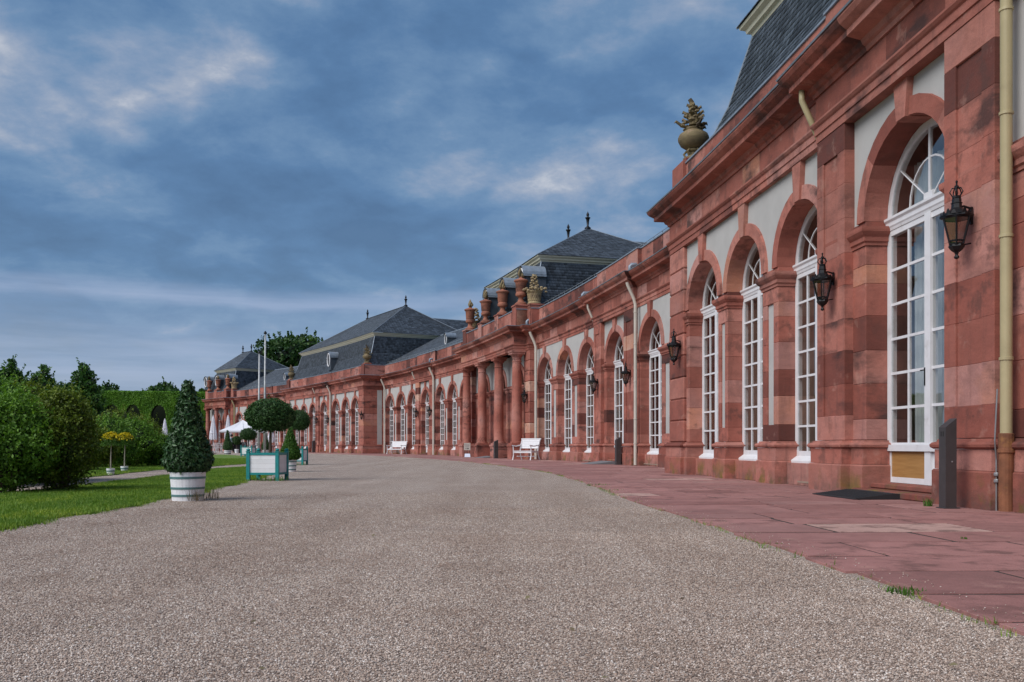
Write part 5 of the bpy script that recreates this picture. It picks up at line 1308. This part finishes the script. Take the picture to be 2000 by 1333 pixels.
def fruit_basket(loc, rz, h, label):
    root = empty('fruit_basket', loc, label, 'urn', 'stone urns on the parapet', rz=rz); k = h / 1.6
    b = MB().lathe([(.33, 0), (.36, .06), (.30, .12), (.30, .16), (.34, .55), (.40, .62), (.42, .66), (.30, .70)], 20)
    for i in range(20):
        a = 2 * math.pi * i / 20
        b.tube([((.31 + .04 * t) * math.cos(a + t * .5), (.31 + .04 * t) * math.sin(a + t * .5), .16 + .40 * t) for t in (0, .5, 1)], .02, 5); b.tube([((.31 + .04 * t) * math.cos(a - t * .5), (.31 + .04 * t) * math.sin(a - t * .5), .16 + .40 * t) for t in (0, .5, 1)], .02, 5)
    b.V = [tuple(c * k for c in v) for v in b.V]; b.build('basket', 'ochre_sandstone', root, tone=(1, 1, .1))
    g = random.Random(int(loc[1] * 3)); f = MB()
    for i in range(44):
        a = i * 2.4; t = i / 44; r = .62 * (1 - t) ** .8 * g.uniform(.7, 1.1) if t < .45 else .30 * (1 - t) ** .5; zz = .66 + .18 * g.random() if t < .45 else .78 + .75 * (t - .45) / .55; s = g.uniform(.06, .11)
        f.lathe([(s * .3, -s * .7), (s, -s * .2), (s, s * .25), (s * .4, s * .7), (.002, s * .6)], 6, (r * math.cos(a), r * math.sin(a), zz))
    f.V = [tuple(c * k for c in v) for v in f.V]; f.build('stone_fruit', 'ochre_sandstone', root, tone=(.95, 1, .2)); return root
for i, s in enumerate(P2C):
    flame_urn(W(s, 1.34 - .46, 7.86), ang(s), 2.0, ['nearest of the four red flame urns on the portico parapet, beside the fruit basket', 'second flame urn on the portico parapet, counted from the near fruit basket', 'third flame urn on the portico parapet, counted from the near fruit basket', 'last of the four flame urns on the portico parapet, the one before the slate roofs'][i])
for i, s in enumerate(DC):
    flame_urn(W(s, 1.34 - .46, 7.86), ang(s), 2.0, ['flame urn beside the fruit basket on the farthest pavilion', 'middle flame urn on the farthest pavilion', 'flame urn at the left end of the farthest pavilion, next to the clipped cone'][i])
for s, lb in ((P2a + .45, 'pale carved fruit basket at the near end of the portico parapet'), (P2b - .45, 'carved fruit basket behind the last flame urn of the portico'), (Da + .45, 'carved fruit basket on the farthest pavilion')): fruit_basket(W(s, .30, 7.86), ang(s), 1.6, lb)
for s, lb in ((E1 - .45, 'ochre flower vase on the corner of the near pavilion against the sky'), (P3a + .45, 'ochre flower vase on the right corner of the far mansard pavilion'), (P3b - .45, 'ochre flower vase on the left corner of the far mansard pavilion')): flower_vase(W(s, PP + Q + .08 - .48, 7.80), ang(s), 1.55, lb)

# ------------------------------------------------------------------ benches, bins, signs, mats
def bench(x, y, rz, label, wd=1.15):
    """white garden bench; local x along the seat, sitter looks to +y"""
    root = empty('garden_bench', (x, y, 0), label, 'bench', 'white benches on the pavement', rz=rz)
    for sx in (-1, 0, 1):
        X = sx * (wd / 2 - .03)
        if sx: MB().tube([(X, .36, .0), (X, .30, .22), (X, .31, .43)], [.036, .028, .03], 4).build('front_leg', 'white_paint', root)
        mb = MB().tube([(X, -.34, 0), (X, -.22, .25), (X, -.20, .45)] + ([(X, -.27, .75), (X, -.36, 1.0)] if sx else []), [.036, .03, .03] + ([.03, .026] if sx else []), 4); mb.build('back_leg', 'white_paint', root)
        if sx: MB().tube([(X, .31, .42), (X, .33, .66), (X, .40, .70), (X, .1, .665), (X, -.26, .72)], [.028, .026, .03, .03, .026], 5).build('armrest', 'white_paint', root)
        MB().box(X - .018, X + .018, -.2, .3, .36, .42).build('seat_rail', 'white_paint', root)
    MB().box(-wd / 2, wd / 2, .27, .30, .34, .42).build('front_apron', 'white_paint', root)
    MB().box(-wd / 2, wd / 2, .0, .03, .16, .20).build('stretcher', 'white_paint', root)
    for k in range(6): MB().box(-wd / 2, wd / 2, -.22 + k * .092, -.22 + k * .092 + .078, .42, .445).build('seat_slat', 'white_paint', root)
    for k in range(5):
        z = .56 + k * .085; yb = -.20 - (z - .45) * .29
        MB().add([(-wd / 2, yb, z), (wd / 2, yb, z), (wd / 2, yb - .022, z + .078), (-wd / 2, yb - .022, z + .078), (-wd / 2, yb - .02, z - .004), (wd / 2, yb - .02, z - .004), (wd / 2, yb - .042, z + .074), (-wd / 2, yb - .042, z + .074)], [(0, 1, 2, 3), (4, 5, 6, 7), (0, 1, 5, 4), (2, 3, 7, 6), (1, 2, 6, 5), (0, 3, 7, 4)]).build('back_slat', 'white_paint', root)
    MB().box(-wd / 2 - .03, wd / 2 + .03, -.40, -.35, .985, 1.04).build('top_rail', 'white_paint', root)
    return root
s1 = solve_s(1034, 1.3, 30, 40); b1 = W(s1, 1.45); bench(b1[0], b1[1], ang(s1) + math.pi / 2 + .62, 'white wooden garden bench beside the portico, the nearer of the two')
s2 = solve_s(775, 1.2, 60, 70); b2_ = W(s2, 1.2); bench(b2_[0], b2_[1], ang(s2) + math.pi / 2 + .6, 'far white garden bench beneath the second wing windows', 1.5)
def ash_bin(x, y, rz, h, label, wd=.125):
    root = empty('ash_bin', (x, y, 0), label, 'ash bin', 'steel ash bins by the doors', rz=rz); a = wd / 2
    mb = MB().prism([(-a, .0), (a, .0), (a, h - .10), (-a, h)], 'x', -a * 1.15, a * 1.15); mb.build('column', 'steel', root)
    MB().box(-a * 1.5, a * 1.5, -a * 1.4, a * 1.4, 0, .012).build('base_plate', 'steel', root)
    for u in (-.022, .022): MB().box(u - .010, u + .010, a - .004, a + .003, h - .20, h - .145).build('ash_slot', 'sign_ink', root)
    MB().lathe([(.008, 0), (.009, .006), (.0, .008)], 10).build('lock', 'galvanised', root, xf=lambda v: (a * 1.15 + v[2], -.01 + v[0], h * .52 + v[1]))
    MB().lathe([(.008, 0), (.009, .006), (.0, .008)], 10).build('lock', 'galvanised', root, xf=lambda v: (-a * 1.15 - v[2], -.01 + v[0], h * .52 + v[1]))
    return root
x, y = at(1851, 10.25); ash_bin(x, y, ang(-3) + math.pi / 2, 1.0, 'tall dark steel ash bin right of the near glazed door')
s = solve_s(1212, .62, 16, 26); p = W(s, .72); ash_bin(p[0], p[1], ang(s) + math.pi / 2, 1.0, 'dark steel ash bin before the door of the first curved wing', .17)
s = solve_s(986, 1.0, 34, 40); p = W(s, 1.5); ash_bin(p[0], p[1], ang(s) + math.pi / 2, 1.0, 'dark steel ash bin between the portico columns', .2)
s = solve_s(612.5, 2.4, 80, 90); p = W(s, 2.4); ash_bin(p[0], p[1], ang(s) + math.pi / 2, 1.2, 'dark slim ash bin at the far mansard pavilion', .26)
# small notice stand with an arrow
s = solve_s(917, 1.9, 42, 50); p = W(s, 1.9); rz = math.atan2(-p[0], -p[1]); 
root = empty('notice_stand', p, 'small cream notice stand with a black arrow before the portico', 'notice stand', rz=-rz + math.pi)
mb = MB().tube([(-.14, .12, 0), (-.14, 0, .85)], .015, 6).tube([(.14, .12, 0), (.14, 0, .85)], .015, 6).tube([(0, .35, 0), (0, .05, .8)], .015, 6); mb.build('easel', 'bark', root)
mb = MB().box(-.19, .19, -.03, -.005, .42, .84); mb.build('board', 'sign_board', root)
mb = MB().box(-.12, .04, -.034, -.031, .515, .53).add([(.02, -.034, .48), (.02, -.034, .565), (.11, -.034, .5225)], [(0, 1, 2)]); mb.build('printed_arrow', 'sign_ink', root)
for z in (.62, .68, .74): MB().box(-.13, .12, -.034, -.031, z, z + .012).build('printed_line', 'grey_board', root)
r2 = empty('leaflet_board', (p[0] + .03, p[1] - .3, 0), 'small pale board lying at the foot of the notice stand', 'board', rz=-rz + math.pi)
MB().add([(-.17, -.1, .02), (.17, -.1, .02), (.15, .08, .22), (-.15, .08, .22), (-.17, -.08, .015), (.17, -.08, .015), (.15, .1, .215), (-.15, .1, .215)], [(0, 1, 2, 3), (4, 5, 6, 7), (0, 1, 5, 4), (2, 3, 7, 6), (1, 2, 6, 5), (0, 3, 7, 4)]).build('sheet', 'paper_blue', r2)
MB().box(-.17, .17, .085, .10, 0, .2).build('prop', 'grey_board', r2)
# ramps before the doors
def ramp(s, n, wd, ln, m, label, name='threshold_ramp', ribs=True, z=.08):
    root = empty(name, W(s, n), label, 'ramp', 'ramps before the doors', rz=ang(s)); mb = MB().prism([(-ln, .004), (.0, .004), (.0, z), (-.10, z), (-ln, .012)], 'y', -wd / 2, wd / 2); mb.build('wedge', m, root)
    if ribs:
        k = 16; rb = MB()
        for i in range(k):
            t = (i + .5) / k; X = -ln + .03 + (ln - .15) * t; Z = .012 + (z - .012) * (X + ln) / (ln - .10); rb.box(X, X + .012, -wd / 2 + .02, wd / 2 - .02, Z - .004, Z + .006)
        rb.build('grip_ribs', m, root)
    return root
ramp(-.75, PP + Q + .22, 1.35, .62, 'rubber', 'black ribbed rubber ramp before the near glazed door', z=.075)
ramp(21.67, Q + .20, 1.6, .9, 'grey_board', 'grey sheet ramp before the door of the first curved wing', ribs=False, z=.11)
ramp(39.8, 1.05, 1.6, .8, 'grey_board', 'low grey ramp between the middle portico columns', ribs=False, z=.10)

# ------------------------------------------------------------------ flagpoles and the far terrace
for pxx, y, top, lb in ((517, 52, 652, 'taller and nearer metal flagpole'), (505.5, 58, 690, 'shorter and farther metal flagpole')):
    x, y = at(pxx, y); H = .70 + (870.4 - top) * y / 1800; root = empty('flagpole', (x, y, -.016), lb, 'flagpole', 'flagpoles'); k = y / 1800
    MB().tube([(0, 0, 0), (.01, 0, H * .45), (.035, 0, H)], [2.6 * k, 2.1 * k, 1.5 * k], 12).build('pole', 'pole_metal', root, smooth=True)
    MB().lathe([(.03, 0), (3.4 * k, .04), (3.2 * k, .09), (.05, .16), (.01, .2)], 12, (.035, 0, H - .03)).build('top_cap', 'black_iron', root)
    MB().tube([(.11, -.02, H * .15), (.07, -.03, H * .6), (.07, 0, H - .05)], .35 * k, 5).build('halyard', 'grey_board', root)
def parasol_open(x, y, label):
    root = empty('open_parasol', (x, y, -.016), label, 'parasol', rz=.3); a = 2.15; zc, ze, zb = 3.22, 2.12, 1.98
    MB().tube([(0, 0, 0), (0, 0, 3.2)], .035, 8).build('pole', 'white_paint', root)
    V = [(0, 0, zc)]; F = []
    K = 8
    pts = []
    for i in range(4):
        p0 = Vector((a * (1 if i in (0, 3) else -1), a * (1 if i < 2 else -1), 0)); j = (i + 1) % 4; p1 = Vector((a * (1 if j in (0, 3) else -1), a * (1 if j < 2 else -1), 0))
        pts += [p0.lerp(p1, t / 4) for t in range(4)]
    rows = 5
    for r in range(1, rows + 1):
        t = r / rows
        for p in pts: V.append((p.x * t, p.y * t, zc + (ze - zc) * (t ** .85) - .08 * math.sin(math.pi * t) * (0 if p.length > a * 1.3 else 1)))
    for p in pts: V.append((p.x * 1.005, p.y * 1.005, zb))
    n = len(pts); F += [(0, 1 + k, 1 + (k + 1) % n) for k in range(n)] + [(1 + r * n + k, 1 + (r + 1) * n + k, 1 + (r + 1) * n + (k + 1) % n, 1 + r * n + (k + 1) % n) for r in range(rows) for k in range(n)]
    o = mesh('canopy', V, F, 'parasol_cloth', root); so = o.modifiers.new('thick', 'SOLIDIFY'); so.thickness = .02
    rb = MB()
    for i in range(0, n, 2): rb.tube([(0, 0, zc - .1), (pts[i].x * .97, pts[i].y * .97, ze - .03)], .015, 4)
    rb.build('ribs', 'white_paint', root); MB().lathe([(.35, 0), (.35, .06), (.06, .08), (.05, .3)], 14).build('base', 'galvanised', root)
def parasol_folded(x, y, h, r, label):
    root = empty('folded_parasol', (x, y, -.016), label, 'parasol', 'folded white parasols'); MB().tube([(0, 0, 0), (0, 0, h)], .03, 8).build('pole', 'white_paint', root)
    V, F = [], []; n = 24; zs = [(h - .02, .03), (h - .3, .10), (h * .72, .6 * r), (h * .5, .95 * r), (h * .36, r), (h * .34, r * .9)]
    for z, rr in zs:
        for k in range(n): a = 2 * math.pi * k / n; q = rr * (1 + .22 * math.cos(k * math.pi)); V.append((q * math.cos(a), q * math.sin(a), z + (.06 * math.cos(k * 1.7) if z < h * .4 else 0)))
    F = [(i * n + k, i * n + (k + 1) % n, (i + 1) * n + (k + 1) % n, (i + 1) * n + k) for i in range(len(zs) - 1) for k in range(n)] + [tuple(range(n))]
    mesh('cloth', V, F, 'parasol_cloth', root); MB().lathe([(.3, 0), (.3, .06), (.05, .08), (.05, .2)], 14).build('base', 'galvanised', root)
    MB().lathe([(r * 1.02, 0), (r * 1.04, .03), (r * 1.02, .06)], 16, (0, 0, h * .52)).build('tie_band', 'parasol_cloth', root)
x, y = at(474, 90); parasol_open(x, y, 'open square white parasol on the far terrace')
for pxx, y, top, lb in ((416.5, 96, 812, 'folded white parasol left of the open one, beside the big clipped cone'), (445.5, 97, 811, 'folded white parasol right behind the open one'), (530, 96, 828, 'folded white parasol glimpsed under the near ball tree'), (322, 104, 818, 'left of the two folded parasols rising above the shrubs'), (343, 100, 816.5, 'right of the two folded parasols rising above the shrubs')):
    x, y = at(pxx, y); parasol_folded(x, y, .73 + (870.4 - top) * y / 1800, .33, lb)
def chair(x, y, rz):
    root = empty('bistro_chair', (x, y, -.016), 'white metal bistro chair among the far terrace tables', 'chair', 'bistro chairs on the far terrace', rz=rz)
    MB().lathe([(.21, 0), (.22, .015), (.2, .03)], 14, (0, 0, .44)).build('seat', 'white_paint', root)
    for sx in (-1, 1):
        MB().tube([(sx * .17, .18, 0), (sx * .14, .14, .45)], .014, 5).build('leg', 'white_paint', root); MB().tube([(sx * .17, -.22, 0), (sx * .15, -.17, .45), (sx * .15, -.22, .9)], .014, 5).build('leg', 'white_paint', root)
    mb = MB().tube([(-.15, -.22, .88), (-.08, -.23, .95), (.08, -.23, .95), (.15, -.22, .88)], .014, 5)
    for u in (-.08, 0, .08): mb.tube([(u, -.18, .47), (u, -.23, .93)], .009, 4)
    mb.build('backrest', 'white_paint', root); return root
def table(x, y, lb):
    root = empty('bistro_table', (x, y, -.016), lb, 'table', 'bistro tables on the far terrace'); MB().lathe([(.4, 0), (.41, .02), (.39, .035)], 20, (0, 0, .72)).build('table_top', 'white_paint', root)
    MB().tube([(0, 0, 0), (0, 0, .73)], .025, 8).build('stem', 'white_paint', root)
    mb = MB(); [mb.tube([(0, 0, .2), (.3 * math.cos(a), .3 * math.sin(a), 0)], .015, 5) for a in (0, 2.09, 4.19)]; mb.build('feet', 'white_paint', root)
TB = [(421, 88, 'round white table nearest the big clipped cone'), (434, 91, 'round white table under the folded parasol'), (458, 92, 'round white table behind the dark pot'), (481, 87, 'round white table behind the far planter box'), (497, 91, 'round white table left of the flagpoles'), (533, 90, 'round white table under the near ball tree')]
ch = None; g = random.Random(5)
for pxx, y, lb in TB:
    x, y = at(pxx, y); table(x, y, lb)
    for k in range(4):
        a = k * 1.57 + g.uniform(-.3, .3); cx, cy = x + .72 * math.cos(a), y + .72 * math.sin(a)
        if ch is None: ch = chair(cx, cy, a + 1.57)
        else: o = copy_tree(ch); o.location = (cx, cy, -.016); o.rotation_euler = (0, 0, a + 1.57)
# dark crate-like stand with a white pot and small ball tree
x, y = at(464, 86); root = empty('dark_cupboard', (x + .1, y + .5, -.03), 'dark service cupboard behind the white pot on the terrace', 'cupboard')
MB().box(-.55, .55, -.3, .3, .08, 1.0).build('cabinet', 'dark_cloth', root); MB().box(-.6, .6, -.34, .34, 1.0, 1.04).build('top', 'grey_board', root); MB().box(-.5, .5, -.25, .25, 0, .08).build('plinth', 'dark_cloth', root)
r_ = empty('ball_tree', (x, y - .25, -.03), 'small ball tree in a white pot before the dark cupboard', 'potted tree', 'ball clipped trees in boxes'); tub(r_, .17, .2, .38, (.12, .26))
MB().tube([(0, 0, .3), (0, 0, .8)], .03, 7).build('trunk', 'bark', r_); ball_crown(r_, (0, 0, 1.2), .42, .40, 1600, .09, 'ball_leaf')

# person walking on the terrace: one skinned body, dark hair, pale shirt
def person(x, y, rz):
    root = empty('person', (x, y, -.016), 'person with dark hair in a pale shirt standing on the far terrace', 'person', rz=rz)
    J = [(0, 0, .92), (0, 0, 1.12), (0, 0, 1.36), (0, .0, 1.46), (0, .01, 1.54), (0, .02, 1.63), (-.19, 0, 1.38), (-.25, .02, 1.12), (-.22, .14, .92), (-.20, .20, .86), (.19, 0, 1.38), (.25, .0, 1.12), (.23, .12, .90), (.21, .18, .84), (-.09, 0, .88), (-.10, .03, .48), (-.10, 0, .09), (-.10, .12, .04), (.09, 0, .88), (.11, -.04, .48), (.11, -.14, .09), (.11, -.02, .04)]
    E = [(0, 1), (1, 2), (2, 3), (3, 4), (4, 5), (2, 6), (6, 7), (7, 8), (8, 9), (2, 10), (10, 11), (11, 12), (12, 13), (0, 14), (14, 15), (15, 16), (16, 17), (0, 18), (18, 19), (19, 20), (20, 21)]
    Rr = [.145, .135, .14, .065, .075, .10, .065, .05, .036, .04, .065, .05, .036, .04, .10, .065, .045, .04, .10, .065, .045, .04]
    def skin(name, J, E, Rr, m, rt=0):
        me = bpy.data.meshes.new(name); me.from_pydata(J, E, []); o = link(name, me, m, root)
        o.modifiers.new('skin', 'SKIN'); 
        if not me.skin_vertices: 
            bm = None
        for i, v in enumerate(me.skin_vertices[0].data): v.radius = (Rr[i], Rr[i] * .82); v.use_root = (i == rt)
        s = o.modifiers.new('sub', 'SUBSURF'); s.levels = 1; s.render_levels = 2; return o
    try:
        body = skin('body', J, E, Rr, 'skin')
        body.modifiers.new('sk2', 'SMOOTH')
        skin('shirt', [(0, 0, .90), (0, 0, 1.12), (0, 0, 1.37), (0, 0, 1.45), (-.19, 0, 1.385), (-.25, .02, 1.12), (.19, 0, 1.385), (.25, 0, 1.12)], [(0, 1), (1, 2), (2, 3), (2, 4), (4, 5), (2, 6), (6, 7)], [.165, .155, .16, .08, .085, .075, .085, .075], 'shirt')
        skin('trousers', [(0, 0, .94), (-.09, 0, .86), (-.10, .03, .48), (-.10, 0, .10), (.09, 0, .86), (.11, -.04, .48), (.11, -.14, .10)], [(0, 1), (1, 2), (2, 3), (0, 4), (4, 5), (5, 6)], [.165, .115, .085, .07, .115, .085, .07], 'dark_cloth')
    except Exception as ex: print('person skin failed', ex)
    MB().lathe([(.02, .0), (.10, .04), (.118, .12), (.10, .20), (.05, .245), (.002, .25)], 12, (0, -.015, 1.53)).build('hair', 'hair', root, smooth=True)
    f = MB().lathe([(.012, -.02), (.016, 0), (.004, .03)], 6, (0, .115, 1.60)); f.build('nose', 'skin', root)
x, y = at(452, 86); person(x, y, 1.2)

# fallen leaves blown over the gravel and the pavement
n = 90; yy = 2.6 + 20 * rng.random(n) ** 1.4; xx = (rng.random(n) * 1.0 - .52) * yy
k = xx > -4.1; P = np.stack([xx[k], yy[k], np.full(k.sum(), .004)], 1)
V, F, T = leaf_quads(P, np.tile(np.array([0, 0, 1.0]), (len(P), 1)), .028, .25, .6); fast_mesh('fallen_leaves', V, F, 'dry_stem', None, T, 'stuff')
